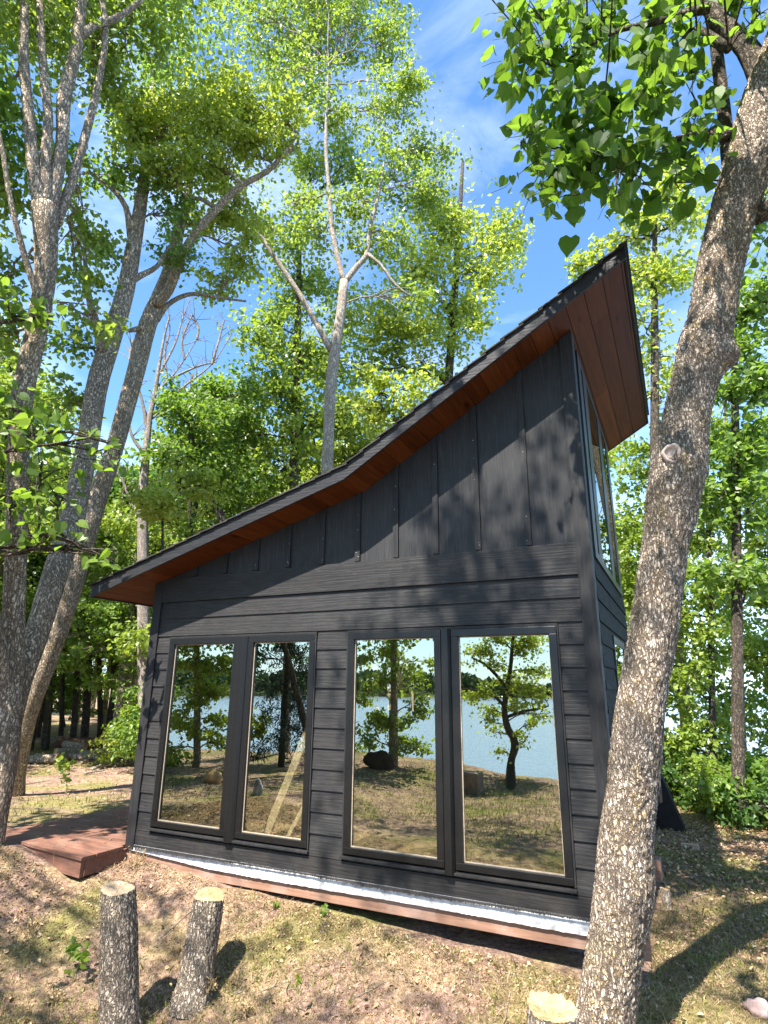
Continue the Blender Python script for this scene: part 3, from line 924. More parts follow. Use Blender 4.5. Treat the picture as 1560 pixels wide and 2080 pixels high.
# ================================================================== STUMPS
def stump(name, label, pb, pt, w0, w1, hb, cat='stump', tilt=(0, 0), bark=None, group=None, seed=0, cut=None, ragged=.006):
    """post-like cut trunk: displaced bark and a sawn top"""
    A = np.array(pb, float); B = np.array(pt, float)
    t = thing(name, (A[0], A[1], A[2]), label, cat, group)
    n, k = 90, 96
    mb = MB()
    A2 = A - (B - A) / np.linalg.norm(B - A) * .08
    axisv = (B - A2); L = np.linalg.norm(axisv); ax = axisv / L
    s1 = np.cross(ax, (0, 1, 0)); s1 /= np.linalg.norm(s1); s2 = np.cross(ax, s1)
    V = []
    for i in range(n):
        u = i / (n - 1); c = A2 + axisv * u
        r = (w0 + (w1 - w0) * u) * (1 + .22 * max(0, .22 - u) / .22)
        for j in range(k):
            th = j / k * 2 * math.pi
            p = Vector((math.cos(th) * 6.5, math.sin(th) * 6.5, u * L * 20 + seed * 7))
            e = min(1.0, abs(mnoise.noise(Vector((p.x * 1.2, p.y * 1.2, p.z * .45)))) * 4.5)
            lump = mnoise.noise(Vector((math.cos(th) * 1.2, math.sin(th) * 1.2, u * 2 + seed)))
            rr = r * (1 + .07 * lump) + .007 * (e - .6) + .003 * mnoise.noise(p * 4)
            q = c + s1 * rr * math.cos(th) + s2 * rr * math.sin(th)
            if i == n - 1: q = q + ax * (ragged * mnoise.noise(p * .8)) + ax * (tilt[0] * math.cos(th) + tilt[1] * math.sin(th)) * r
            V.append(q)
    F = [(i * k + j, i * k + (j + 1) % k, i * k + k + (j + 1) % k, i * k + k + j) for i in range(n - 1) for j in range(k)]
    mb.add(V, F); mb.build('bark', bark or BARK_STUMP, t, smooth=True)
    mb = MB()
    top = np.array(V[-k:]); c = top.mean(0)
    rings = []
    for q, s in enumerate((.985, .95, .8, .6, .4, .2)):
        rings.append(c + (top - c) * s + ax * (.001 + .004 * rng.normal(size=(k, 1)) * (q > 1) * .6))
    if ragged > .01:
        for q in range(2, 6): rings[q] = rings[q] - ax * (.008 * (q - 1)) + ax * .004 * rng.normal(size=(k, 1))
        c = c - ax * .05
    VV = np.concatenate([top] + rings + [c[None] + ax * .002]); F = []
    for q in range(6):
        F += [(q * k + j, q * k + (j + 1) % k, q * k + k + (j + 1) % k, q * k + k + j) for j in range(k)]
    mb.add(VV, F); mb.add(np.concatenate([rings[-1], c[None]]), [(j, (j + 1) % k, k) for j in range(k)])
    o = mb.build('sawn_top', cut or CUT, t, smooth=True)
    off = Vector([float(v) for v in c]) - root_loc(t)
    o.data.transform(Matrix.Translation(-off)); o.location = off
    return t

def on_ground(px, py, z=0.0):
    d = VF + VR * (px - 780) / FOC - VU * (py - 1040) / FOC
    p = CAM + d * ((z - EYE) / d[2])
    for _ in range(4):
        zz = gz(p[0], p[1]); p = CAM + d * ((zz - EYE) / d[2])
    return p

b = on_ground(243, 2092); hh = math.hypot(*(b - CAM)[:2])
stump('tree_stump', 'tall upright cut trunk at the lower left with a weathered slanted grey top', b, at(240, 1806, hh + .01), .112, .094, hh, tilt=(.34, .06), group='cut trunks standing in front of the cabin', seed=1, cut=CUT_GREY)
b = on_ground(392, 2020); hh = math.hypot(*(b - CAM)[:2])
stump('tree_stump', 'leaning cut trunk with a fresh orange-yellow sawn top in front of the left windows', b, at(425, 1822, hh + .06), .108, .092, hh, tilt=(.22, -.42), group='cut trunks standing in front of the cabin', seed=2)
b = at(1122, 2050, 3.12); b[2] = gz(b[0], b[1]) - .02
stump('tree_stump', 'short broken stump at the foot of the leaning trunk, rotten hollow in its pale top', b, at(1122, 2046, 3.12), .125, .105, 3.1, tilt=(.12, -.10), group='cut trunks standing in front of the cabin', seed=3, ragged=.016)
b = on_ground(1356, 1845)
stump('tree_stump', 'small pale sapling stump on the bare ground right of the big trunk', b, at(1350, 1806, math.hypot(*(b - CAM)[:2])), .028, .032, 1, tilt=(.3, .2), bark=BARK_PALE, group='cut trunks standing in front of the cabin', seed=4)

# ================================================================== THE NEAR LEANING TREE
NT = [(1226, 2110, 128), (1226, 2080, 116), (1240, 1985, 108), (1254, 1900, 105), (1268, 1800, 112), (1270, 1720, 102), (1283, 1610, 97), (1290, 1550, 96), (1304, 1420, 91),
      (1331, 1250, 91), (1352, 1100, 84), (1374, 985, 98), (1384, 930, 98), (1393, 850, 86), (1417, 750, 88), (1428, 705, 92), (1444, 650, 88), (1461, 550, 83), (1484, 450, 88), (1508, 370, 90), (1532, 290, 92), (1562, 190, 92), (1600, 80, 84), (1640, -60, 70), (1670, -220, 55)]
NL, NR = stem_px(NT, 3.6, 620)
base = on_ground(1226, 2085)
near = thing('leaning_tree', (base[0], base[1], gz(base[0], base[1])), 'thick leaning tree with lichen-spotted furrowed bark in front of the right cabin corner', 'tree')
tm = MB()
k = 104; n = len(NL)
NLx = NL.copy()
T = np.gradient(NLx, axis=0); T /= np.linalg.norm(T, axis=1)[:, None]
A_ = np.cross(T, (0, 1, 0)); A_ /= np.linalg.norm(A_, axis=1)[:, None]; B_ = np.cross(T, A_)
V = []
clen = np.concatenate([[0], np.cumsum(np.linalg.norm(np.diff(NLx, axis=0), axis=1))])
KN = [(at(1368, 935, 3.6), .055, .028), (at(1452, 1065, 3.6), .05, .03), (at(1480, 722, 3.6), .045, .045), (at(1345, 1010, 3.6), .07, .012)]
for i in range(n):
    for j in range(k):
        th = j / k * 2 * math.pi; cx_, sx_ = math.cos(th), math.sin(th)
        p = Vector((cx_ * 4.6, sx_ * 4.6, clen[i] * 15))
        wobp = Vector((cx_ * 1.3, sx_ * 1.3, clen[i] * 3))
        p.x += .9 * mnoise.noise(wobp * 1.3); p.y += .9 * mnoise.noise(wobp * 1.3 + Vector((9, 3, 1)))
        q_ = Vector((p.x * 1.3, p.y * 1.3, p.z * .75))
        e = min(1.0, abs(mnoise.noise(q_)) * 4.5) * min(1.0, .35 + abs(mnoise.noise(q_ * 1.7 + Vector((5, 2, 8)))) * 4)
        rr = NR[i] * (1 + .06 * mnoise.noise(wobp)) + .010 * (e - .6) + .005 * mnoise.noise(p * 3.5)
        V.append(NLx[i] + A_[i] * rr * cx_ + B_[i] * rr * sx_)
V = np.array(V)
for c, s, a in KN:
    # bulge the bark towards the knot
    dirn = V - np.repeat(NLx, k, 0); dirn /= np.linalg.norm(dirn, axis=1)[:, None]
    w = np.exp(-(((V - (c)) ** 2).sum(1)) / (2 * (s * 1.3) ** 2))
    cc = c - CAM; cc /= np.linalg.norm(cc)
    V = V + dirn * (a * 1.6 * w)[:, None]
F = (np.arange(n - 1)[:, None, None] * k + np.stack([np.arange(k), (np.arange(k) + 1) % k, (np.arange(k) + 1) % k + k, np.arange(k) + k], -1)[None]).reshape(-1, 4)
tm.add(V, F)
trunk = tm.build('trunk', BARK_NEAR, near, smooth=True)
# pruned knot on the side that faces the camera
kc = at(1366, 930, 3.6); kd = CAM - kc; kd[2] *= .5; kd /= np.linalg.norm(kd)
mb = MB(); s1 = np.cross(kd, (0, 0, 1)); s1 /= np.linalg.norm(s1); s2 = np.cross(s1, kd)
k2 = 28; V = []; surf = .135
prof_k = [(.062, surf - .02), (.058, surf + .010), (.048, surf + .022), (.038, surf + .016), (.033, surf + .006), (.018, surf + .007), (.002, surf + .008)]
for r, d in prof_k:
    for j in range(k2):
        th = j / k2 * 6.2832; wv = 1 + .07 * math.sin(3 * th + 1) + .04 * math.sin(7 * th)
        V.append(kc + kd * d + s1 * r * wv * math.cos(th) * .85 + s2 * r * wv * math.sin(th))
F = [(q * k2 + j, q * k2 + (j + 1) % k2, q * k2 + k2 + (j + 1) % k2, q * k2 + k2 + j) for q in range(len(prof_k) - 1) for j in range(k2)]
mb.add(V, F)
SCAR = mat_plain('healed_knot_wood', (.46, .36, .30), .85, .2, 60, .35, .6, .006)
mb.build('knot', SCAR, near, smooth=True)
# limbs and broad leaves
lim = MB(); lv = MB()
def nb(pl, h, n=14):
    L, R = stem_px(pl, h, n); lim.tube(L, R, 9); return L, R
b1 = nb([(1480, 275, 26), (1440, 272, 18), (1355, 287, 13), (1270, 300, 9), (1205, 306, 6), (1100, 300, 4)], 3.5)
b2 = nb([(1570, 200, 60), (1525, 110, 42), (1480, 60, 34), (1435, 8, 30), (1400, -60, 24), (1350, -160, 16)], 3.6)
b3 = nb([(1440, 16, 22), (1380, 30, 15), (1325, 47, 13), (1270, 58, 10), (1210, 85, 6), (1130, 150, 3)], 3.45)
b4 = nb([(1492, 400, 30), (1480, 320, 28), (1470, 220, 26), (1458, 120, 24), (1450, 40, 22), (1440, -60, 18)], 3.7)
b5 = nb([(1480, 100, 18), (1430, 65, 15), (1400, 62, 8), (1340, 150, 6), (1290, 205, 5), (1180, 250, 3)], 3.4)
b6 = nb([(1545, 300, 30), (1600, 240, 30), (1680, 150, 20), (1800, 60, 12)], 3.7)
b7 = nb([(1510, 440, 40), (1560, 425, 40), (1640, 330, 30), (1740, 230, 20), (1860, 140, 10)], 3.65)
NS = [b1, b2, b3, b4, b5, b6, b7, (NL[490:], NR[490:])]
def spray(c, r, nleaf, size, ntw=7):
    c = np.asarray(c, float)
    best = min(NS, key=lambda s: np.linalg.norm(s[0] - c, axis=1).min())
    j = int(np.argmin(np.linalg.norm(best[0] - c, axis=1)))
    path = limb_to(lim, best[0][j], min(best[1][j], .007), c, .004, .08, 7, 5, .05)
    P = []
    for q in range(ntw):
        e = c + rng.normal(size=3) * r * .85
        tw = limb_to(lim, path[rng.integers(2, 7)], .0045, e, .0015, .04, 7, 3, .04)
        per = int(nleaf / ntw)
        P.append(tw[rng.integers(1, 7, per)] + rng.normal(size=(per, 3)) * .045)
    P = np.concatenate(P)
    k_ = int(len(P) * .65)
    add_leaves(lv, P[:k_], size, T_HEART, .1, None, 0, 1.5, .8); add_leaves(lv, P[k_:], size * .62, T_HEART, .1, None, 0, 1.0, .9)
for px, py, rr, h, cnt in [(1080, 120, 55, 3.1, 26), (1075, 250, 45, 3.1, 20), (1060, 300, 40, 3.05, 16), (1120, 60, 50, 3.2, 24), (1130, 180, 60, 3.2, 30), (1170, 110, 60, 3.3, 30),
                           (1180, 250, 60, 3.2, 34), (1120, 350, 55, 3.1, 30), (1180, 390, 40, 3.15, 22), (1210, 340, 55, 3.2, 34), (1240, 190, 60, 3.3, 34), (1250, 280, 50, 3.3, 30), (1290, 360, 50, 3.3, 28),
                           (1300, 120, 60, 3.4, 34), (1320, 210, 60, 3.4, 34), (1340, 310, 50, 3.4, 28), (1370, 370, 35, 3.35, 14), (1230, 30, 60, 3.5, 36), (1330, 20, 60, 3.5, 36), (1130, -10, 60, 3.4, 30),
                           (1400, 150, 55, 3.5, 26), (1420, 230, 50, 3.5, 20), (1430, 300, 35, 3.3, 10), (1160, -90, 90, 3.6, 60), (1300, -100, 100, 3.7, 70), (1440, -110, 100, 3.7, 70), (1520, -40, 60, 3.5, 26), (1540, 30, 40, 3.3, 10),
                           (1240, 400, 30, 3.1, 10), (1060, 60, 45, 3.15, 18), (1040, 130, 30, 3.1, 8), (1065, 10, 40, 3.2, 14), (1100, 400, 30, 3.05, 8), (1390, 90, 50, 3.5, 20), (1180, 30, 50, 3.3, 24)]:
    c, r = blob_px(px, py, rr, h); spray(c, r, int(cnt * 2.0), .105)
# the rest of its crown, above and to the right of the picture
def pix(p):
    d = np.asarray(p) - CAM; w = d @ VF
    return (780 + FOC * (d @ VR) / w, 1040 - FOC * (d @ VU) / w) if w > .05 else (0, -9999)
cnt_ = 0
while cnt_ < 46:
    c = np.array([rng.uniform(2.6, 7.6), rng.uniform(-3.2, .8), rng.uniform(3.6, 7.4)])
    u_, v_ = pix(c)
    if (v_ > -160 and -300 < u_ < 1700) or np.linalg.norm(c - CAM) < 3.4 or (c[1] < -2.2 and c[0] < 4.2): continue
    spray(c, np.array([.4, .4, .28]), 60, .105, 5); cnt_ += 1
lim.build('limbs', BARK_DARK, near, smooth=True)
lv.build('crown', LEAF_NEAR, near)
# smaller twig with small leaves hanging behind
mbt, mbl = MB(), MB()

# ================================================================== NAMED TREES BEHIND AND BESIDE THE CABIN
H1 = 6.0
sA = [stem_px([(-20, 1790, 52, 6.6), (-18, 1720, 46, 6.6), (0, 1600, 50, 6.6), (10, 1500, 56, 6.6), (4, 1400, 50, 6.6), (-24, 1250, 42, 6.4), (-60, 1000, 45, 6.2), (-90, 700, 40, 6.3), (-120, 300, 30, 6.4)], H1, 30),
      stem_px([(16, 1500, 40, 6.6), (26, 1400, 40, 6.65), (28, 1250, 42, 6.65), (34, 1080, 40, 6.6), (38, 900, 40, 6.5), (46, 800, 40, 6.4), (72, 680, 39, 6.3), (92, 560, 39, 6.2), (92, 450, 48, 6.1), (88, 420, 50, 6.1)], H1, 30),
      stem_px([(90, 440, 34), (70, 360, 24), (60, 250, 20), (48, 120, 20), (50, 20, 16), (45, -150, 10)], 6.1, 16),
      stem_px([(92, 440, 30), (92, 330, 20), (98, 240, 18), (88, 140, 15), (80, 0, 12)], 6.1, 14),
      stem_px([(95, 440, 34), (125, 300, 26), (130, 200, 26), (155, 100, 22), (165, 0, 20), (175, -160, 12)], 6.15, 16),
      stem_px([(160, 75, 18), (195, 50, 15), (240, 35, 13), (300, -10, 10), (350, -60, 6)], 6.15, 10),
      stem_px([(110, 460, 22), (135, 400, 20), (155, 340, 18), (172, 280, 16), (200, 170, 14), (215, 60, 12), (200, -40, 9)], 6.2, 14),
      stem_px([(85, 625, 16, 6.1), (50, 520, 12, 6.0), (20, 400, 10, 5.9), (0, 280, 9, 5.9), (-40, 150, 6, 5.8)], 6, 14)]
tree('clump_tree', 'many-stemmed grey tree at the left edge, forking high above the deck', (-.93, -.44, gz(-.93, -.44)), sA,
     [(30, 60, 100, 7.4, 80), (160, 40, 90, 7.4, 70, 1, .9), (20, 250, 80, 7.4, 60, 1, .8), (190, 170, 70, 7.5, 60, 1, .8), (250, 110, 80, 7.2, 70, 1, .8), (10, 400, 60, 7.4, 60), (10, 560, 60, 7.2, 60, 1, .9), (150, 540, 60, 7.4, 60, 1, .8), (20, 690, 50, 7.2, 50, 1, .9), (160, 430, 55, 7.6, 50, 1, .7), (-90, 300, 100, 7.0, 180),
      (-80, -100, 250, 6.5, 200), (120, -140, 200, 6.5, 150), (320, -120, 180, 6.6, 120), (190, 640, 50, 6.4, 40, 1, .7)],
     BARK_GREY, LEAF_MID, .085, 1.2, k=18)
sT2 = [stem_px([(20, 1490, 38, 6.75), (40, 1390, 44, 6.8), (74, 1290, 47, 6.95), (108, 1180, 48, 7.1), (148, 1050, 46, 7.5), (178, 900, 41, 7.8), (198, 780, 40, 8.0), (225, 690, 38, 8.1), (255, 590, 33, 8.2), (275, 480, 28, 8.3), (288, 400, 24, 8.3), (300, 300, 18, 8.3), (310, 180, 12, 8.3)], 7, 34),
       stem_px([(212, 720, 24, 8.0), (196, 660, 16, 8.0), (180, 600, 12, 8.0), (172, 520, 8, 8.0)], 8, 10),
       stem_px([(262, 570, 20, 8.2), (285, 560, 12, 8.2), (320, 540, 9, 8.2), (345, 500, 7, 8.2)], 8, 10),
       stem_px([(268, 480, 18, 8.3), (255, 420, 12, 8.3), (225, 380, 10, 8.3), (190, 360, 6, 8.3)], 8, 10)]
tree('slanting_tree', 'straight dark grey trunk slanting right, second of the three leaning trunks at left', (-1.0, -.3, gz(-1.0, -.3)), sT2,
     [(250, 330, 70, 8.2, 60, 1, .8), (330, 430, 60, 8.3, 50, 1, .8), (190, 480, 60, 8.2, 60, 1, .8), (150, 700, 60, 8.3, 70, 1, .6), (300, 220, 90, 8.6, 80, 1, .8), (180, 340, 60, 8.2), (330, 520, 50, 8.4, 40), (130, 800, 60, 8.2, 60, 1, .7), (340, 100, 100, 8.8, 80)],
     BARK_GREY, LEAF_GREEN, .085, 1.0, k=18)
sT3 = [stem_px([(28, 1625, 40, 9.8), (36, 1560, 32, 9.6), (58, 1450, 36, 9.3), (92, 1350, 40, 9.1), (130, 1240, 42, 9.0), (165, 1120, 41, 8.9), (195, 1020, 39, 8.9), (230, 920, 37, 8.9), (258, 820, 36, 8.9), (280, 740, 34, 8.9), (300, 660, 33, 8.9), (325, 600, 30, 8.9), (350, 530, 26, 8.8), (365, 460, 20, 8.8), (382, 400, 15, 8.8), (390, 300, 10, 8.8)], 7, 40),
       stem_px([(318, 620, 20, 8.8), (345, 585, 19, 8.6), (370, 520, 17, 8.4), (400, 470, 16, 8.2), (440, 425, 15, 8.0), (485, 380, 13, 7.8), (540, 350, 11, 7.7), (575, 315, 9, 7.6), (605, 270, 6, 7.5)], 8, 26),
       stem_px([(440, 425, 10, 8.0), (410, 405, 8, 8.0), (370, 395, 6, 8.0), (330, 330, 5, 7.9), (265, 300, 3, 7.8)], 8, 12),
       stem_px([(575, 315, 7, 7.6), (600, 300, 6, 7.6), (606, 285, 5, 7.5)], 8, 6),
       stem_px([(318, 650, 14, 8.9), (340, 620, 10, 8.9), (370, 602, 9, 8.9), (400, 597, 8, 8.9), (440, 604, 6, 8.9), (500, 612, 4, 8.9)], 8, 16),
       stem_px([(300, 664, 16, 8.9), (280, 668, 12, 8.8), (262, 672, 8, 8.7)], 8, 6)]
tree('lichen_tree', 'golden lichened trunk curving up right into a dark arching limb over the roof', tuple(on_ground(30, 1612)), sT3,
     [(420, 250, 75, 7.8, 60), (330, 260, 70, 7.9, 55), (500, 220, 70, 7.7, 55), (560, 250, 55, 7.6, 60), (440, 330, 70, 7.8, 50), (350, 360, 60, 7.9, 45), (520, 310, 55, 7.7, 40), (280, 280, 50, 7.9, 40), (250, 210, 60, 8.0, 40),
      (450, 560, 45, 8.9, 40, 1, .8), (480, 500, 50, 8.9, 45, 1, .9), (400, 450, 50, 8.9, 45, 1, .7), (490, 430, 45, 8.6, 45), (440, 170, 60, 7.9, 40)],
     BARK_GOLD, LEAF_BRIGHT, .080, 1.8, k=18)
sT4 = [stem_px([(664, 1480, 34, 9.6), (664, 1200, 28, 9.6), (664, 1040, 25, 9.6), (665, 945, 23, 9.6), (668, 860, 23), (672, 780, 23), (682, 700, 22), (692, 640, 20), (699, 570, 18)], 9.6, 24),
       stem_px([(699, 575, 13), (685, 520, 11), (674, 460, 10), (668, 380, 8), (662, 300, 7), (664, 200, 5), (668, 130, 4)], 9.6, 20),
       stem_px([(699, 575, 12), (722, 545, 11), (745, 515, 9), (752, 460, 8), (768, 400, 6), (780, 330, 4)], 9.6, 14),
       stem_px([(672, 712, 14), (650, 670, 12), (610, 600, 11), (570, 540, 10), (540, 495, 9), (518, 450, 8), (490, 380, 6), (470, 330, 4)], 9.6, 18),
       stem_px([(745, 515, 8), (775, 540, 7), (800, 575, 6), (830, 600, 4)], 9.6, 8)]
tree('pale_forked_tree', 'pale slender tree rising behind the low part of the roof and forking in a Y', tuple(np.array([at(664, 1400, 9.6)[0], at(664, 1400, 9.6)[1], gz(*at(664, 1400, 9.6)[:2])])), sT4,
     [(800, 90, 50, 9.8, 55, 1, 1.1), (830, 180, 35, 9.8, 50, 1, 1), (790, 230, 65, 9.8, 65), (860, 300, 60, 9.9, 55), (800, 360, 70, 9.8, 60), (880, 390, 55, 9.9, 50), (730, 420, 60, 9.8, 50, 1, .9), (620, 100, 90, 10.2, 70), (520, 50, 90, 10.2, 70), (640, 30, 80, 10.2, 50),
      (700, 60, 50, 10.0, 60), (570, 150, 60, 10, 50, 1, .7), (690, 250, 45, 9.9, 60, 1, .7), (500, 370, 50, 9.8, 50, 1, .7), (560, 470, 45, 9.8, 45, 1, .7), (840, 610, 40, 9.6, 35, 1, .8), (640, 200, 55, 10, 60, 1, .8), (770, 480, 60, 9.9, 50), (650, 480, 55, 10.2, 50), (600, 420, 55, 10.2, 50, 1, .7), (640, -90, 150, 10, 90), (770, -60, 60, 10, 70), (800, 30, 30, 9.8, 60, 1, .8)],
     BARK_PALE, LEAF_MID, .090, .95)
def simple_tree(name, label, px, pyb, h, pyt, w, blobs, bark, leaf, size=.085, cover=1.2, lean=0, group=None, bend=0, cat='tree'):
    b = at(px, pyb, h); b = np.array([b[0], b[1], gz(b[0], b[1])])
    d = VF + VR * (px - 780) / FOC
    S = stem_px([(px, pyb, w, h), (px + lean * .35 + bend, pyb * .6 + pyt * .4, w * .8, h), (px + lean * .7 - bend * .5, pyb * .3 + pyt * .7, w * .6, h), (px + lean, pyt, w * .25, h)], h, 20)
    root = np.array([b - np.array([0, 0, .1]), S[0][0]])
    L = np.vstack([root[0], S[0]]); R = np.concatenate([[S[1][0] * 1.15], S[1]])
    return tree(name, label, tuple(b), [(L, R)], blobs, bark, leaf, size, cover, group=group, cat=cat)
simple_tree('tall_tree', 'tall leafy tree whose yellow-green crown steps down to the open sky beside the roof', 880, 1300, 13.5, 330, 26,
            [(930, 440, 65, 13, 55), (1010, 470, 55, 13, 45), (1040, 500, 38, 13, 40, 1, .8), (960, 540, 75, 13, 60), (900, 610, 80, 13, 60), (960, 660, 45, 13, 50, 1, .8), (840, 540, 70, 13, 60), (820, 660, 80, 13, 60), (740, 640, 70, 13.5, 70), (760, 740, 80, 13.5, 60), (860, 740, 70, 13.5, 60), (900, 480, 60, 13), (650, 760, 60, 13.5, 50)],
            BARK_DARK, LEAF_BRIGHT, .125, 1.15, lean=60)
simple_tree('leafy_tree', 'broad green tree filling the space left of the pale forked trunk', 590, 1350, 12.5, 420, 24,
            [(600, 560, 80, 12.5, 70), (560, 660, 75, 12.5, 60), (620, 740, 80, 12.5, 60), (540, 790, 80, 12.5, 60), (700, 330, 55, 12, 60), (610, 860, 80, 12.5, 60), (640, 350, 60, 12, 60, 1, .8), (520, 730, 60, 12.5, 50), (580, 480, 60, 12, 50), (500, 880, 60, 12.5, 50), (560, 940, 80, 12.5, 50), (700, 840, 60, 12.5, 50)],
            BARK_DARK, LEAF_MID, .115, 1.1, lean=20)
simple_tree('round_tree', 'rounded darker tree with twisting dark limbs above the left eave', 450, 1300, 12.0, 760, 22,
            [(390, 860, 70, 12, 65), (340, 920, 50, 12, 50), (440, 900, 70, 12, 60), (400, 960, 75, 12, 50), (470, 970, 70, 12, 50), (350, 800, 40, 12, 35), (500, 800, 50, 12, 60), (450, 800, 50, 12, 40)],
            BARK_DARK, LEAF_GREEN, .105, 1.2, lean=-60, bend=30)
simple_tree('young_tree', 'small bright yellow-green tree peeping over the bend of the roof', 800, 1200, 8.0, 780, 10,
            [(780, 800, 50, 8, 45), (840, 790, 40, 8, 35), (740, 830, 35, 8, 35), (830, 840, 50, 8, 40)],
            BARK_DARK, LEAF_BRIGHT, .085, 1.3)
simple_tree('young_tree', 'small bright leafy tree just behind the left end of the roof', 330, 1330, 9.0, 1000, 10,
            [(340, 1010, 55, 9, 50), (380, 970, 50, 9, 35), (290, 1030, 45, 9, 50), (420, 1000, 50, 9, 40)],
            BARK_DARK, LEAF_BRIGHT, .080, 1.1)
# bare dead tree
DL = []
def dead(px_pl, h): L, R = stem_px(px_pl, h, 12); DL.append((L, R))
dead([(296, 1475, 28, 12), (292, 1300, 26, 12), (290, 1100, 22, 12), (290, 1000, 19, 12), (296, 930, 16, 12), (302, 860, 12, 12), (318, 780, 8, 12), (330, 700, 5, 12), (345, 640, 3, 12)], 12)
for pl in ([(290, 1060), (262, 1010), (245, 970), (215, 940)], [(296, 1050), (320, 1010), (370, 1000), (400, 985)], [(300, 880), (290, 820), (280, 770), (300, 700)],
           [(312, 800), (345, 770), (375, 730), (400, 690), (420, 650)], [(330, 820), (380, 780), (430, 740), (470, 680)], [(318, 770), (355, 700), (370, 650), (385, 610)],
           [(345, 770), (400, 745), (440, 735)], [(375, 730), (370, 690), (390, 640)], [(430, 740), (445, 690), (455, 650)], [(300, 930), (270, 890), (262, 850), (268, 800)],
           [(280, 770), (265, 730), (270, 690)], [(340, 775), (335, 720), (345, 670), (340, 630)], [(400, 690), (403, 665), (392, 640)]):
    m0 = pl[0]; dead([(x, y, w, 12) for (x, y), w in zip(pl, (9, 6, 4, 2) if m0[0] < 305 else (5.5, 4, 2.6, 1.6))], 12)
dt = thing('dead_tree', tuple(at(292, 1400, 12) * np.array([1, 1, 0]) + np.array([0, 0, gz(*at(292, 1400, 12)[:2])])), 'bare dead tree with pale forking branches against the blue sky', 'tree')
mb = MB()
for L, R in DL:
    mb.tube(L, np.maximum(R, .006), 7, caps=False)
    for _ in range(11 if R[0] < .05 else 5):
        j = rng.integers(len(L) // 3, len(L)); e = L[j] + rng.normal(size=3) * np.array([.25, .2, .12]) + np.array([0, 0, .28])
        limb_to(mb, L[j], max(R[j] * .5, .005), e, .003, .02, 6, 4, .035)
mb.build('trunk', mat_bark('bleached_bark', (.12, .10, .09), (.42, .36, .31), (.5, .35, .15), .8, .3, .5), dt, smooth=True)

# trees on the right
simple_tree('oak_tree', 'lobed yellow-green tree crown showing above and right of the roof peak', 1330, 1500, 10.5, 380, 26,
            [(1180, 540, 35, 10.5, 30, 1, .9), (1220, 500, 35, 10.5, 25, 1, .8), (1320, 470, 60, 10.5, 50), (1390, 430, 60, 10.5, 60), (1290, 560, 50, 10.5, 50), (1350, 560, 60, 10.5, 55), (1300, 650, 40, 10.5, 50, 1, .7), (1370, 370, 50, 10.5, 35, 1, .8), (1340, 720, 50, 10.5, 50, 1, .7), (1340, 800, 40, 10.5, 40, 1, .6), (1290, 430, 40, 10.5, 40, 1, .7)],
            BARK_DARK, LEAF_BRIGHT, .100, 1.25)
simple_tree('maple_tree', 'dense dark green tree right of the leaning trunk', 1500, 1600, 9.0, 500, 24,
            [(1500, 640, 70, 9, 60), (1540, 740, 70, 9, 70), (1490, 800, 60, 9, 60), (1540, 880, 70, 9, 60), (1490, 960, 60, 9, 60), (1450, 1010, 50, 9, 50), (1530, 1040, 60, 9, 60), (1550, 600, 60, 9, 60, 1, .8), (1530, 430, 50, 9, 70, 1, .8), (1490, 1160, 50, 9, 50, 1, .6), (1540, 1180, 50, 9, 60, 1, .7)],
            BARK_DARK, LEAF_GREEN, .105, 1.8, lean=-10)
simple_tree('thin_tree', 'slim tree with a grey mossy trunk behind the leaning trunk, lake showing through', 1405, 1600, 12.9, 880, 26,
            [(1370, 900, 50, 12, 50, 1, .7), (1300, 950, 50, 11.5, 60, 1, .8), (1280, 1080, 50, 11.5, 60, 1, .9), (1310, 1180, 50, 11.5, 60, 1, .9), (1410, 1120, 50, 12, 50, 1, .6), (1400, 1240, 50, 12.5, 50, 1, .7), (1380, 1350, 50, 12, 45, 1, .8), (1440, 1320, 50, 12.5, 40, 1, .6), (1400, 1440, 60, 12, 40, 1, .6)],
            BARK_GREY, LEAF_MID, .11, 1.9, lean=-70)
simple_tree('dark_trunk_tree', 'slender almost black trunk near the right edge with sparse foliage against the lake', 1508, 1600, 13.8, 800, 22,
            [(1480, 1260, 60, 13.5, 50, 1, .6), (1540, 1300, 50, 13.5, 40, 1, .6), (1500, 1400, 60, 13.5, 40, 1, .6), (1460, 1460, 50, 13, 40, 1, .5), (1550, 1420, 50, 13.5, 40, 1, .6), (1480, 1120, 50, 13.5, 40, 1, .5)],
            BARK_DARK, LEAF_GREEN, .11, 1.6, lean=-35)

simple_tree('bank_tree', 'leafy tree filling the gap between the leaning trunk and the black-stemmed tree', 1450, 1600, 11.0, 700, 14,
            [(1440, 1080, 45, 11, 45), (1420, 1180, 45, 11, 40), (1470, 1200, 45, 11, 40, 1, .8), (1440, 1290, 45, 11, 40), (1360, 1250, 45, 11, 40), (1350, 1400, 45, 11, 40), (1420, 1380, 45, 11, 35), (1470, 1500, 45, 11, 30), (1400, 1510, 45, 11, 35), (1350, 1500, 40, 11, 40), (1330, 1050, 40, 11, 40, 1, .7), (1450, 900, 45, 11, 50)],
            BARK_DARK, LEAF_MID, .09, 1.9, lean=-20)
simple_tree('bank_tree', 'leafy tree at the right edge in front of the lake', 1590, 1600, 12.0, 700, 16,
            [(1540, 1130, 45, 12, 45), (1560, 1230, 50, 12, 40), (1530, 1340, 45, 12, 35, 1, .8), (1550, 1500, 45, 12, 40, 1, .7), (1600, 1350, 60, 12, 80), (1540, 1010, 50, 12, 50), (1600, 900, 80, 12, 90), (1490, 1560, 50, 12, 25, 1, .8)],
            BARK_DARK, LEAF_MID, .09, 1.9, lean=-20)

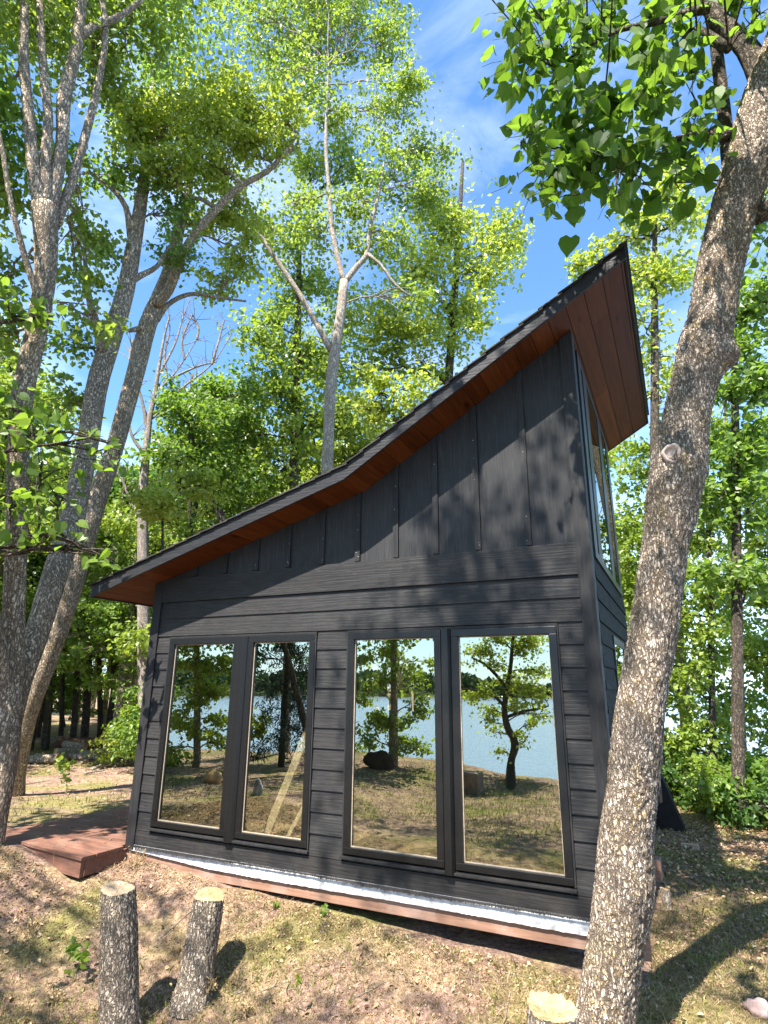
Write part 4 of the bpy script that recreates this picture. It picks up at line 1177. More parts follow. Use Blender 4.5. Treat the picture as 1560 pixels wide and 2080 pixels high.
# low branches hanging in from the left, close to the camera
hN = 6.3
sN = [stem_px([(-170, 1780, 60, hN), (-160, 1400, 50, hN), (-150, 1000, 50, hN), (-170, 760, 44, hN), (-190, 300, 34, hN), (-200, -300, 14, hN)], hN, 20),
      stem_px([(-160, 880, 24, hN), (-80, 930, 14, 6.1), (-10, 925, 10, 6.0), (60, 895, 8, 5.9), (120, 875, 6, 5.8), (220, 900, 4, 5.7)], 4.4, 14),
      stem_px([(-150, 1020, 24, hN), (-80, 1060, 14, 6.1), (0, 1085, 8, 6.0), (100, 1090, 6, 5.8), (200, 1120, 4, 5.7)], 4.4, 14),
      stem_px([(-170, 760, 20, hN), (-90, 680, 14, 6.3), (-40, 660, 12, 6.2), (40, 650, 8, 6.1), (110, 640, 4, 6.0)], 4.4, 14)]
bN = sN[0][0][0] * np.array([1, 1, 0]); bN[2] = gz(bN[0], bN[1])
sN[0][0][0] = bN - np.array([0, 0, .1])
tree('overhanging_tree', 'tree outside the left edge whose broad-leaved branches hang in front of the trunks', tuple(bN), sN,
     [(60, 890, 60, 5.9, 40, 1, .5), (150, 880, 55, 5.8, 30, 1, .5), (230, 920, 45, 5.7, 28, 1, .4), (30, 1010, 55, 5.9, 45, 1, .5), (120, 1000, 50, 5.8, 40, 1, .4), (60, 1090, 55, 5.8, 25, 1, .5), (170, 1110, 45, 5.7, 28, 1, .4), (225, 1130, 30, 5.7, 20, 1, .35), (30, 640, 50, 6.1, 35, 1, .5), (90, 640, 35, 6.0, 25, 1, .4), (20, 820, 50, 6.0, 45, 1, .5), (90, 950, 60, 5.8, 40, 1, .4),
      (-150, 860, 120, 6.2, 120), (-180, 500, 150, 6.4, 150), (-260, 700, 150, 6.3, 150), (-200, 150, 180, 6.6, 150)],
     BARK_DARK, LEAF_GREEN, .100, .75, T_HEART, ntwig=8, up=.35)

# understory trees behind the clearing on the left
simple_tree('understory_tree', 'shade-dappled maple in front of the dark woods left of the cabin', 268, 1500, 13.5, 1000, 20,
            [(270, 1230, 50, 13, 40), (230, 1290, 55, 13, 40), (290, 1330, 40, 13, 45), (200, 1240, 50, 13, 40), (170, 1320, 50, 13, 35), (250, 1380, 50, 13, 30, 1, .8), (310, 1260, 30, 13, 40), (120, 1290, 40, 13.5, 40, 1, .8), (290, 1160, 40, 13.5, 40), (240, 1140, 50, 14, 40)],
            BARK_GREY, LEAF_GREEN, .088, 1.2, lean=20)
simple_tree('understory_tree', 'grey trunk bending right beside the white board at the edge of the woods', 238, 1520, 14.5, 1080, 26,
            [(260, 1060, 60, 15, 50), (200, 1120, 50, 15, 50), (300, 1100, 40, 15, 40), (160, 1180, 50, 15, 50)],
            BARK_GREY, LEAF_GREEN, .10, 1.2, lean=45)

# ------------------------------------------------------------------ background wood: six kinds built once, then copied
def proto(hgt, spread, crown0, leaf, bark, size, seed, nblob=15, cover=1.1, wr=.11):
    global rng
    rng = np.random.default_rng(seed)
    t = thing('wood_tree', (0, 0, 0), 'slim leafy tree in the dense wood behind the cabin', 'tree', 'trees of the dense wood')
    tm, lm = MB(), MB()
    pts = smooth_line([(0, 0, -.3), (rng.normal() * .15, rng.normal() * .15, hgt * .35), (rng.normal() * .3, rng.normal() * .3, hgt * .7), (rng.normal() * .4, rng.normal() * .4, hgt)], 16)
    R = np.linspace(wr, .02, 16); rough_tube(tm, pts, R, 9, .05, seed)
    for _ in range(nblob):
        z = rng.uniform(crown0, 1.0) * hgt
        sp_ = spread * (1.15 - .75 * (z / hgt - crown0) / (1 - crown0)) * rng.uniform(.3, 1)
        a = rng.uniform(0, 6.28)
        rr = rng.uniform(.55, 1.0) * spread * .42
        fill_blob(tm, lm, (math.cos(a) * sp_, math.sin(a) * sp_, z), (rr, rr, rr * .62), [(pts, R)], size, cover, T_DIAMOND, 6)
    tm.build('trunk', bark, t, smooth=True); lm.build('crown', leaf, t)
    return t
protos = [proto(8.5, 2.2, .25, LEAF_MID, BARK_DARK, .12, 21), proto(9.5, 2.4, .3, LEAF_BRIGHT, BARK_GREY, .13, 22), proto(8.0, 2.0, .2, LEAF_GREEN, BARK_DARK, .11, 23),
          proto(10.0, 2.6, .3, LEAF_BRIGHT, BARK_DARK, .12, 24), proto(6.0, 1.9, .12, LEAF_GREEN, BARK_DARK, .10, 25), proto(4.2, 1.6, .08, LEAF_BRIGHT, BARK_DARK, .09, 26)]
rng = np.random.default_rng(77)
spots = []
tries = 0
def ok(x, y, dmin):
    return all((x - a) ** 2 + (y - b) ** 2 > dmin ** 2 for a, b in spots)
for lo, hi, num, dm in ((13.0, 18, 26, 1.5), (18, 26, 40, 1.7), (26, 40, 46, 2.2)):
    c = 0; tries = 0
    while c < num and tries < 4000:
        tries += 1
        px = rng.uniform(-560, 1180 if lo > 17 else 1150)
        h = rng.uniform(lo, hi)
        p = at(px, 1400, h); x, y = p[0], p[1]
        if shore(x, y) > -1.0 or not ok(x, y, dm): continue
        if lo < 14 and -60 < px < 330 and h < 16.5: continue       # the clearing with the log pile
        spots.append((x, y)); c += 1
first = {}
for q, (x, y) in enumerate(spots):
    h = math.hypot(x - CAM[0], y - CAM[1])
    kind = int(rng.choice([0, 1, 2, 3, 4, 5], p=[.25, .18, .22, .15, .12, .08]))
    if kind not in first: o = protos[kind]; first[kind] = o
    else:
        src = protos[kind]; o = src.copy(); col.objects.link(o)
        for ch in src.children:
            c = ch.copy(); c.parent = o; col.objects.link(c)
    s = rng.uniform(.82, 1.12)
    hmax = (h * math.tan(math.radians(27)) + EYE) / (10, 10, 10, 10, 8, 6)[kind]
    s = min(s, hmax * 1.1)
    o.location = (x, y, gz(x, y)); o.rotation_euler = (0, 0, rng.uniform(0, 6.28)); o.scale = (s, s, s)
for k_ in range(6):
    if k_ not in first: protos[k_].location = (-14, 20 + k_ * 3, gz(-14, 20 + k_ * 3))
# bare lower stems of the wood beyond the clearing
for q, (px, w, h, ln) in enumerate([(95, 16, 17, 8), (150, 13, 18, 10), (172, 16, 18.5, 14), (125, 10, 19, 4), (205, 12, 19, -6), (62, 14, 18, 5), (228, 9, 20, 3), (300, 14, 17, -4)]):
    L, R = stem_px([(px, 1500, w, h), (px + ln * .5, 1380, w * .85, h), (px + ln, 1200, w * .7, h), (px + ln * 1.3, 1000, w * .4, h)], h, 10)
    b = np.array([L[0][0], L[0][1], gz(L[0][0], L[0][1])]); L[0] = b - np.array([0, 0, .1])
    t = thing('pole_tree', tuple(b), 'thin dark bare-stemmed tree in the shade beyond the clearing', 'tree', 'dark stems beyond the clearing')
    tm, lm = MB(), MB(); rough_tube(tm, L, R, 8, .04, q)
    for _ in range(3):
        c = L[-1 - rng.integers(0, 3)] + rng.normal(size=3) * .5
        fill_blob(tm, lm, c, (.9, .9, .6), [(L, R)], .11, 1.0, T_DIAMOND, 5)
    tm.build('trunk', BARK_DARK, t, smooth=True); lm.build('crown', LEAF_DARK, t)

# ------------------------------------------------------------------ shrubs
def shrub(name, label, x, y, r, hgt, leaf, size=.07, cover=1.4, group=None, templ=T_DIAMOND, n=6):
    z = gz(x, y)
    t = thing(name, (x, y, z), label, 'shrub', group)
    tm, lm = MB(), MB()
    stems = []
    for q in range(5):
        e = np.array([x + rng.normal() * r * .5, y + rng.normal() * r * .5, z + hgt * rng.uniform(.5, .9)])
        L = limb_to(tm, (x + rng.normal() * .05, y + rng.normal() * .05, z - .03), .012, e, .004, .05, 7, 5)
        stems.append((L, np.full(len(L), .01)))
    for q in range(n):
        a = rng.uniform(0, 6.28); d = rng.uniform(.1, .8) * r
        fill_blob(tm, lm, (x + math.cos(a) * d, y + math.sin(a) * d, z + hgt * rng.uniform(.3, .85)), (r * .5, r * .5, hgt * .3), stems, size, cover, templ, 5)
    tm.build('stems', BARK_DARK, t); lm.build('foliage', leaf, t)
    return t
GS = 'low bushes at the edge of the bank'
p = [(1360, 1610, 11), (1410, 1625, 10.5), (1460, 1635, 10), (1520, 1640, 9.5), (1570, 1660, 9), (1340, 1540, 12.5), (1440, 1590, 12), (1500, 1600, 11.5), (1620, 1640, 10), (1560, 1600, 11.5), (1690, 1640, 9)]
for q, (px, py, h) in enumerate(p):
    P_ = at(px, 1500, h)
    shrub('bush', 'low leafy green bush on the bank behind the leaning trunk', P_[0], P_[1], .7, .62, [LEAF_GREEN, LEAF_DARK, LEAF_MID][q % 3], .075, 1.3, GS)
P_ = on_ground(262, 1560); shrub('bush', 'bright yellow-green bush against the left corner of the cabin', P_[0] - .2, P_[1], .55, 1.0, LEAF_BRIGHT, .06, .9)
P_ = at(300, 1470, 12); shrub('bush', 'leafy bush half hidden behind the left cabin wall', P_[0], P_[1], .8, 1.5, LEAF_GREEN, .08, 1.1)
# seedlings on the lawn
def seedling(label, px, py, hgt, leaf, size, n, group=None):
    P_ = on_ground(px, py); t = thing('seedling', tuple(P_), label, 'plant', group)
    tm, lm = MB(), MB(); pts = []
    for q in range(3):
        e = P_ + np.array([rng.normal() * hgt * .25, rng.normal() * hgt * .25, hgt * rng.uniform(.7, 1)])
        pts.append(limb_to(tm, P_ - np.array([0, 0, .01]), .003, e, .0012, .02, 7, 4, .03))
    A = np.concatenate(pts)
    A = A[A[:, 2] > P_[2] + hgt * .3]
    add_leaves(lm, A[rng.integers(0, len(A), n)] + rng.normal(size=(n, 3)) * hgt * .08, size, T_HEART, .6)
    tm.build('stem', LEAF_MID, t); lm.build('leaves', leaf, t)
seedling('leafy green seedling left of the tall upright cut trunk', 148, 1985, .22, LEAF_GREEN, .055, 22)
seedling('tiny green seedling on the bare soil right of the leaning cut trunk', 606, 2015, .09, LEAF_BRIGHT, .035, 7)
seedling('small sapling growing in the grass of the clearing behind the deck', 136, 1612, .45, LEAF_MID, .07, 40)
seedling('small green plant by the base of the white skirt', 560, 1850, .07, LEAF_GREEN, .03, 14)
seedling('small tuft of weeds in the soil below the third window', 655, 1865, .08, LEAF_GREEN, .03, 14)

# ================================================================== OBJECTS ON THE GROUND
def log(name, label, A, B, r, group=None, bark=BARK_GREY, cat='log'):
    A = np.array(A, float); B = np.array(B, float)
    t = thing(name, tuple((A + B) / 2 - np.array([0, 0, r])), label, cat, group)
    mb = MB(); rough_tube(mb, smooth_line([A, (A + B) / 2 + rng.normal(size=3) * r * .12, B], 10), np.full(10, r), 16, .04, int(abs(A[0]) * 100))
    mb.build('bark', bark, t, smooth=True)
    for P0, s in ((A, -1), (B, 1)):
        d = (B - A) / np.linalg.norm(B - A) * s
        mb = MB(); mb.tube([P0 - d * .01, P0 + d * .004], [r * .93, r * .93], 16); mb.build('sawn_end', CUT, t)
    return t
GL = 'cut logs heaped in the clearing'
def pile(px, py, dx, dy, r, lift, label):
    P_ = on_ground(px, py); c = P_ + np.array([0, 0, r + lift])
    log('log', label, c, c + np.array([dx, dy, rng.normal() * .02]), r, GL)
pile(52, 1552, .55, .25, .085, 0, 'short log with its orange end turned to the camera, leftmost of the heap')
pile(70, 1545, .5, .35, .07, .0, 'grey log lying behind the leftmost log')
pile(92, 1520, .35, .2, .12, .05, 'stout pale log on top of the heap')
pile(112, 1540, .12, .5, .10, 0, 'log with a bright split yellow end in the middle of the heap')
pile(128, 1528, .55, .12, .085, .09, 'dark log lying crosswise on the heap')
pile(140, 1545, .5, .3, .07, 0, 'small weathered log right of the middle of the heap')
pile(165, 1538, .5, -.1, .075, 0, 'greyish log at the right end of the heap')
pile(150, 1520, .6, .2, .08, .1, 'mossy log at the back of the heap')
pile(190, 1535, .35, .25, .08, 0, 'short stubby log nearest the white board')
def pole(px0, py0, px1, py1, r, label, lift=.03):
    A = on_ground(px0, py0) + np.array([0, 0, r + .01]); B = on_ground(px1, py1) + np.array([0, 0, r + lift])
    t = thing('branch', tuple((A + B) / 2), label, 'branch', 'bare branches lying in the clearing')
    mb = MB(); mb.tube(smooth_line([A, (A + B) / 2 + rng.normal(size=3) * .05 * np.array([1, 1, .1]), B], 9), np.linspace(r, r * .5, 9), 7); mb.build('stick', BARK_PALE, t, smooth=True)
pole(165, 1553, 205, 1537, .022, 'pale branch slanting up towards the white board')
pole(188, 1567, 238, 1545, .03, 'thick grey branch in front of the white board')
pole(170, 1575, 212, 1571, .02, 'thin grey branch lying flat nearest the cabin')
# fallen reddish trunk at the edge of the woods
A = at(120, 1497, 17); B = at(235, 1490, 16.5)
A[2] = gz(A[0], A[1]) + .16; B[2] = gz(B[0], B[1]) + .2
log('fallen_trunk', 'long reddish fallen trunk lying along the edge of the woods', A, B, .13, None, mat_bark('reddish_bark', (.05, .025, .018), (.26, .13, .09), (.2, .15, .08), .8, .2, .6), 'log')
# white board
P_ = on_ground(225, 1545); t = thing('board', tuple(P_), 'pale whitewashed board with a dark knot hole leaning upright in the clearing', 'board')
mb = MB(); bar(mb, P_ - np.array([0, 0, .03]), P_ + np.array([.12, .12, .42]), .17, .03, (1, .3, 0))
mb.build('plank', mat_plain('whitewashed_board', (.62, .58, .50), .8, .3, 20, .2, .3), t, bevel=.003)
mb = MB(); q = P_ + np.array([.065, .03, .22]); dd_ = CAM - q; dd_ /= np.linalg.norm(dd_)
mb.tube([q + dd_ * .03, q + dd_ * .0], [.022, .022], 12); mb.build('knot_hole', mat_plain('knot_dark', (.05, .035, .025), .9), t)

# leaning dark panel with the things by it, behind the cabin
pr_, pl_ = on_ground(1393, 1692), on_ground(1330, 1684)
t = thing('dark_panel', tuple((pr_ + pl_) / 2), 'dark triangular sheet propped against the far right corner of the cabin', 'panel')
apex = at(1336, 1560, math.hypot(*((pr_ + pl_) / 2 - CAM)[:2]))
mb = MB(); th_ = np.array([.02, .05, 0])
a, b, c = pr_, pl_ + np.array([-.1, 0, 0]), apex
mb.add([a, b, c, a + th_, b + th_, c + th_], [(0, 2, 1), (3, 4, 5)]); mb.add([a, b, c, a + th_, b + th_, c + th_], [(0, 1, 4, 3), (1, 2, 5, 4), (2, 0, 3, 5)])
mb.build('sheet', mat_plain('black_weathered_sheet', (.014, .011, .010), .7, .3, 9, .5, .4), t)
mb = MB(); bar(mb, on_ground(1353, 1680) - th_ * 1.0 + np.array([.0, -.06, 0]), apex + np.array([0, -.03, -.02]), .035, .02, (1, 0, 0)); mb.build('batten', mat_wood('grey_batten', (.22, .15, .11), 'z'), t)
P_ = on_ground(1338, 1672) + np.array([0, -.12, .0])
t = thing('paver', tuple(P_), 'dark red paver block standing by the leaning dark sheet', 'paver')
mb = MB(); mb.box(P_[0] - .14, P_[0] + .08, P_[1] - .07, P_[1] + .07, P_[2] - .02, P_[2] + .13); mb.build('block', mat_plain('red_paver', (.12, .055, .045), .9), t, bevel=.008)
t = thing('bottle', (P_[0] - .02, P_[1], P_[2] + .13), 'small black bottle standing on the dark red paver', 'bottle')
mb = MB(); prf = [(.0, .036), (.005, .04), (.15, .04), (.19, .028), (.21, .014), (.26, .013), (.265, .016), (.28, .016)]
z0 = P_[2] + .132
mb.tube([(P_[0] - .02, P_[1], z0 + a) for a, _ in prf], [b for _, b in prf], 20); mb.build('body', mat_plain('black_plastic', (.012, .013, .014), .25, .6, 20, .2, 0), t, smooth=True)
P_ = on_ground(1398, 1725)
mb = MB(); s_ = Vector(tuple(P_))
mb.hexa([(P_[0] + a, P_[1] + b, P_[2] + c) for a, b, c in ((-.07, -.03, -.01), (.1, -.05, -.01), (.11, .03, -.01), (-.06, .05, -.01), (-.065, -.03, .05), (.1, -.045, .055), (.105, .03, .055), (-.06, .045, .05))])
tag(mb.build('wood_offcut', mat_wood('pale_offcut', (.46, .30, .20), 'x'), loc=tuple(P_), bevel=.004), 'pale brick-sized wood offcut on the ground in front of the leaning dark sheet', 'wood')

def rock(name, label, P_, r, mat, seed, group=None, sq=(1, .8, .6)):
    mb = MB(); V = []; k1, k2_ = 14, 20
    for i in range(k1 + 1):
        th = math.pi * i / k1
        for j in range(k2_):
            ph = 6.2832 * j / k2_; d = Vector((math.sin(th) * math.cos(ph), math.sin(th) * math.sin(ph), math.cos(th)))
            s = 1 + .35 * mnoise.noise(d * 1.4 + Vector((seed * 3.1, 0, 0))) + .12 * mnoise.noise(d * 4 + Vector((seed, 1, 0)))
            V.append((P_[0] + d.x * r * sq[0] * s, P_[1] + d.y * r * sq[1] * s, P_[2] + r * sq[2] * .5 + d.z * r * sq[2] * s))
    mb.add(V, [(i * k2_ + j, i * k2_ + k2_ + j, i * k2_ + k2_ + (j + 1) % k2_, i * k2_ + (j + 1) % k2_) for i in range(k1) for j in range(k2_)])
    return tag(mb.build(name, mat, loc=tuple(float(v) for v in P_), smooth=True), label, 'rock', group)
ROCK = mat_plain('granite', (.36, .34, .31), .9, .3, 9, .4, .6, .02)
ROCKO = mat_plain('orange_rock', (.52, .30, .14), .9, .3, 5, .5, .5, .02)
rock('rock', 'pale pinkish rock at the lower right edge of the ground', on_ground(1545, 2060), .07, mat_plain('pinkish_rock', (.40, .28, .25), .9, .3, 14, .4, .6, .02), 4)
def glass_ground(px, py):
    p = on_ground(px, py) * np.array([1, -1, 1]); p[2] = gz(p[0], p[1]); return p
rock('rock', 'rounded orange and grey rock on the lawn, reflected in the leftmost window', glass_ground(433, 1575), .15, ROCKO, 5, sq=(1, 1, .9))
rock('rock', 'pale arched rock on the lawn, reflected in the second window', glass_ground(524, 1600), .11, ROCK, 6, sq=(.7, .7, 1.3))
rock('root_plate', 'dark upturned root lump on the shore mound, reflected in the third window', glass_ground(770, 1552), .28, mat_plain('dark_root', (.06, .042, .032), .95, .1, 8, .5, .9, .04), 7, sq=(1.2, .7, .8))
P_ = glass_ground(950, 1565); mb = MB(); mb.box(P_[0] - .25, P_[0] + .25, P_[1] - .2, P_[1] + .2, P_[2] - .1, P_[2] + .36)
tag(mb.build('stone_step', mat_plain('brown_stone', (.22, .16, .12), .9, .2, 12, .4, .6, .02), loc=tuple(P_), bevel=.03), 'square brown stone block at the top of the bank, reflected in the fourth window', 'stone')

# ================================================================== LAKE SIDE (seen mirrored in the front windows)
G = at_glass
hw = float(math.hypot(*(glass_ground(1036, 1574) - CAM * 1)[:2])) if 0 else 14.6
sW = [stem_px([(1036, 1575, 20), (1038, 1545, 16), (1045, 1519, 17), (1042, 1500, 15), (1030, 1478, 14), (1023, 1443, 12), (1027, 1399, 10), (1035, 1357, 8), (1039, 1319, 7), (1045, 1270, 5), (1050, 1220, 3)], hw, 26, G),
      stem_px([(1027, 1399, 9), (1010, 1375, 7), (985, 1350, 6), (960, 1338, 4)], hw, 10, G), stem_px([(1022, 1432, 8), (1000, 1412, 6), (975, 1403, 5), (940, 1400, 3)], hw, 10, G),
      stem_px([(1030, 1455, 7), (1060, 1445, 6), (1095, 1440, 4), (1115, 1434, 3)], hw, 10, G)]
b = glass_ground(1036, 1574)
sW[0][0][0] = b - np.array([0, 0, .15])
tree('shore_tree', 'crooked little tree on the shore, reflected against the lake in the right-hand window', tuple(b), sW,
     [(960, 1330, 32, hw, 20, 1, .8, ), (1000, 1300, 35, hw, 25, 1, .8), (1060, 1330, 34, hw, 28, 1, .9), (1090, 1300, 35, hw, 25, 1, .9), (1075, 1395, 34, hw, 24, 1, 1), (1110, 1420, 24, hw, 18, 1, .9), (1060, 1430, 26, hw, 18, 1, .9), (1080, 1465, 24, hw, 14, 1, .8), (960, 1410, 30, hw, 14, 1, .8), (980, 1460, 24, hw, 16, 1, .7), (1010, 1490, 22, hw, 14, 1, .7), (1020, 1525, 18, hw, 12, 1, .7), (1050, 1490, 14, hw, 12, 1, .7), (1062, 1510, 12, hw, 14, 1, .7), (1005, 1340, 30, hw, 20, 1, .9), (1050, 1370, 28, hw, 18, 1, .9), (1100, 1360, 28, hw, 20, 1, .9), (990, 1400, 26, hw, 16, 1, .8), (1040, 1410, 22, hw, 16, 1, .8), (1100, 1450, 22, hw, 14, 1, .8), (1000, 1440, 22, hw, 14, 1, .8), (1040, 1250, 50, hw, 30, 1, .8), (980, 1240, 40, hw, 30, 1, .7)],
     BARK_DARK, LEAF_BRIGHT, .085, 1.3, fn=G, ntwig=5)
# mass of leaves reflected in the third window
def mirror_tree(name, label, px, h, pyt, w, blobs, bark, leaf, size=.085, cover=1.2, lean=0):
    b = G(px, 1500, h); b = np.array([b[0], b[1], gz(b[0], b[1])])
    S = stem_px([(px, 1560, w), (px + lean * .3, 1440, w * .85), (px + lean * .7, 1300, w * .7), (px + lean, pyt, w * .25)], h, 20, G)
    L = np.vstack([b - np.array([0, 0, .15]), S[0]]); L = L[[0] + [j for j in range(1, len(L)) if L[j][2] > b[2] + .1]]
    R = np.interp(np.linspace(0, 1, len(L)), np.linspace(0, 1, len(S[1])), S[1])
    return tree(name, label, tuple(b), [(L, R)], blobs, bark, leaf, size, cover, fn=G, ntwig=6)
mirror_tree('shore_maple', 'bushy green tree on the shore mound, reflected in the third window', 800, 13.6, 1180, 20,
            [(740, 1330, 34, 13.6, 28), (790, 1320, 38, 13.6, 30), (840, 1340, 38, 13.6, 30), (830, 1390, 38, 13.6, 28), (780, 1390, 38, 13.6, 28), (740, 1400, 34, 13.6, 28), (760, 1460, 40, 13.6, 22), (820, 1470, 40, 13.6, 22), (860, 1440, 28, 13.6, 20), (740, 1500, 34, 13.6, 18), (800, 1510, 36, 13.6, 18), (850, 1520, 26, 13.6, 15), (790, 1260, 60, 13.6, 40), (860, 1280, 40, 13.6, 30), (730, 1260, 50, 13.6, 40)],
            BARK_GREY, LEAF_MID, .10, 1.5)
mirror_tree('leaning_shore_tree', 'dark bowed trunk crossing the reflection in the second window', 640, 12.6, 1180, 16,
            [(560, 1270, 40, 12.6, 30, 1, .6), (630, 1330, 24, 12.6, 24, 1, .5), (500, 1330, 30, 12.6, 60, 1, .9), (510, 1270, 50, 12.6, 40)],
            BARK_DARK, LEAF_DARK, .08, 1.0, lean=-95)
# spruce
b = glass_ground(572, 1546); t = thing('spruce_tree', tuple(b), 'dark spruce with drooping boughs, reflected in the second window', 'tree')
tm, lm = MB(), MB(); Ht = 3.9
tm.tube([b + np.array([0, 0, z]) for z in (-.1, 1, 2, 3, Ht)], [.07, .06, .045, .03, .008], 9); tm.build('trunk', BARK_DARK, t, smooth=True)
for z in np.arange(.45, Ht, .16):
    rr = (1 - z / Ht) * .95 + .12
    for q in range(8):
        a = rng.uniform(0, 6.28); L = rr * rng.uniform(.6, 1.1)
        n_ = 42; s_ = np.sqrt(rng.uniform(0.02, 1, n_)); d_ = np.array([math.cos(a), math.sin(a), 0])
        P = b + np.array([0, 0, z]) + d_ * (s_ * L)[:, None] + np.array([0, 0, -1]) * (s_ ** 1.5 * L * .42)[:, None] + rng.normal(size=(n_, 3)) * .045
        add_leaves(lm, P, .12, (np.array([(0, .10, 0), (1, .03, -.2), (1, -.03, -.2), (0, -.10, 0)]), np.array([(0, 1, 2, 3)])), .5, None, 0, .9)
lm.build('foliage', NEEDLE, t)
mirror_tree('shore_maple', 'leafy sunlit trees of the left shore, reflected in the leftmost window', 400, 13.5, 1150, 16,
            [(370, 1340, 34, 13.5, 30), (420, 1350, 34, 13.5, 30), (460, 1360, 28, 13.5, 30), (380, 1400, 34, 13.5, 30), (430, 1410, 34, 13.5, 28), (360, 1460, 34, 13.5, 28), (410, 1480, 34, 13.5, 24, 1, .7), (450, 1460, 28, 13.5, 30, 1, .7), (400, 1280, 70, 13.5, 40), (340, 1520, 30, 13.5, 20), (460, 1510, 30, 13.5, 20), (510, 1480, 24, 13.5, 30)],
            BARK_GREY, LEAF_BRIGHT, .10, 1.6)
mirror_tree('shore_maple', 'thin leafy tree left of the leftmost window reflection', 300, 14.5, 1100, 16,
            [(300, 1340, 50, 14.5, 50), (330, 1440, 50, 14.5, 50), (290, 1250, 80, 14.5, 60), (350, 1530, 30, 14, 25)], BARK_DARK, LEAF_GREEN, .09, 1.2)
# trees off to the left of the camera that shade the lawn and the left ground
def plain_tree(name, label, x, y, hgt, spread, leaf, seed):
    global rng
    keep = rng; t = proto(hgt, spread, .45, leaf, BARK_GREY, .11, seed, 11, .9, .14); rng = keep
    t.name = name; t['label'] = label; t.pop('group', None)
    t.location = (x, y, gz(x, y))
    return t
plain_tree('lawn_tree', 'leafy tree by the shore, left of the camera', -4.6, -9.0, 8.0, 1.9, LEAF_GREEN, 31)
plain_tree('lawn_tree', 'leafy tree by the shore, behind the camera to the right', 6.4, -9.3, 8.5, 1.9, LEAF_GREEN, 32)
def shade_tree(label, x, y, hgt, blobs, leaf=LEAF_GREEN):  # unseen tree whose leafy masses are placed for the shade they cast
    z = gz(x, y)
    L = smooth_line([(x, y, z - .1), (x + .1, y, z + hgt * .4), (x - .1, y + .1, z + hgt * .7), (x, y + .1, z + hgt)], 20)
    t = thing('lawn_tree', (x, y, z), label, 'tree'); tm, lm = MB(), MB(); R = np.linspace(.16, .04, 20)
    rough_tube(tm, L, R, 14, .04, 3)
    for cx, cy, cz, r, cv in blobs: fill_blob(tm, lm, (cx, cy, cz), (r, r, r * .5), [(L, R)], .085, cv * .5, T_OVAL, 6)
    tm.build('trunk', BARK_GREY, t, smooth=True); lm.build('crown', leaf, t)
shade_tree('tall tree standing on the lawn behind the camera, its boughs placed to dapple the cabin front', 6.6, -6.2, 10.5,
            [(5.4, -5.0, 8.6, .9, .8), (3.3, -5.0, 9.3, .9, .8), (2.6, -4.8, 8.2, .8, .6), (3.6, -5.6, 10.2, 1.0, .8), (2.4, -5.6, 9.6, .8, .5), (4.9, -6.0, 10.6, 1.0, .8), (5.5, -5.2, 6.6, .8, .9),
             (2.2, -5.4, 7.2, .6, .3), (5.1, -4.7, 5.4, .6, .8), (5.9, -4.5, 5.8, .8, .9), (6.6, -4.6, 5.2, .8, .9), (1.9, -5.6, 8.6, .5, .35), (2.9, -5.2, 10.2, .8, .6), (6.5, -5.0, 8.0, 1.2, .9), (7.4, -4.4, 7.0, 1.2, .9), (6.2, -3.8, 6.6, 1.0, .8), (7.2, -6.0, 9.0, 1.4, .9)])
shade_tree('unseen tree far left of the camera, thin foliage placed to dapple the ground', -4.6, -3.4, 8.5,
            [(.6, -6.0, 6.0, .8, .45), (1.6, -6.0, 5.4, .7, .4), (-.6, -6.2, 7.2, .9, .5), (-1.8, -6.0, 6.4, .9, .6), (2.4, -5.6, 4.9, .6, .45), (-.2, -5.6, 5.4, .7, .4), (2.9, -5.8, 6.0, .6, .4), (1.2, -5.4, 6.8, .7, .35), (3.6, -6.0, 5.6, .6, .5), (4.6, -6.2, 5.8, .6, .6), (1.0, -5.0, 4.6, .45, .6), (1.8, -5.2, 5.4, .45, .5), (2.6, -5.0, 4.5, .4, .6), (3.3, -5.2, 5.3, .5, .6), (.2, -5.0, 4.9, .5, .6), (-.5, -5.4, 5.2, .5, .5)], LEAF_MID)
shade_tree('high-crowned tree added by the shore to shade the lawn, far left of the camera', -5.6, -8.6, 9.5,
            [(-4.5, -8.6, 6.5, 1.5, .9), (-3.0, -8.8, 7.2, 1.5, .9), (-1.6, -8.6, 6.2, 1.2, .8), (-5.6, -8.0, 8.0, 1.8, .9), (-6.8, -7.6, 6.5, 1.5, .9), (-2.6, -7.6, 8.6, 1.3, .7)])
shade_tree('high-crowned tree added by the shore to shade the lawn, behind the camera', 7.2, -8.8, 9.5,
            [(5.6, -8.6, 6.6, 1.5, .9), (4.2, -8.8, 7.0, 1.3, .9), (2.6, -8.6, 6.4, 1.2, .8), (3.2, -7.6, 7.6, 1.2, .8), (1.2, -8.8, 7.2, 1.3, .8), (.0, -8.4, 6.4, 1.0, .7), (6.4, -7.8, 8.2, 1.6, .9)])

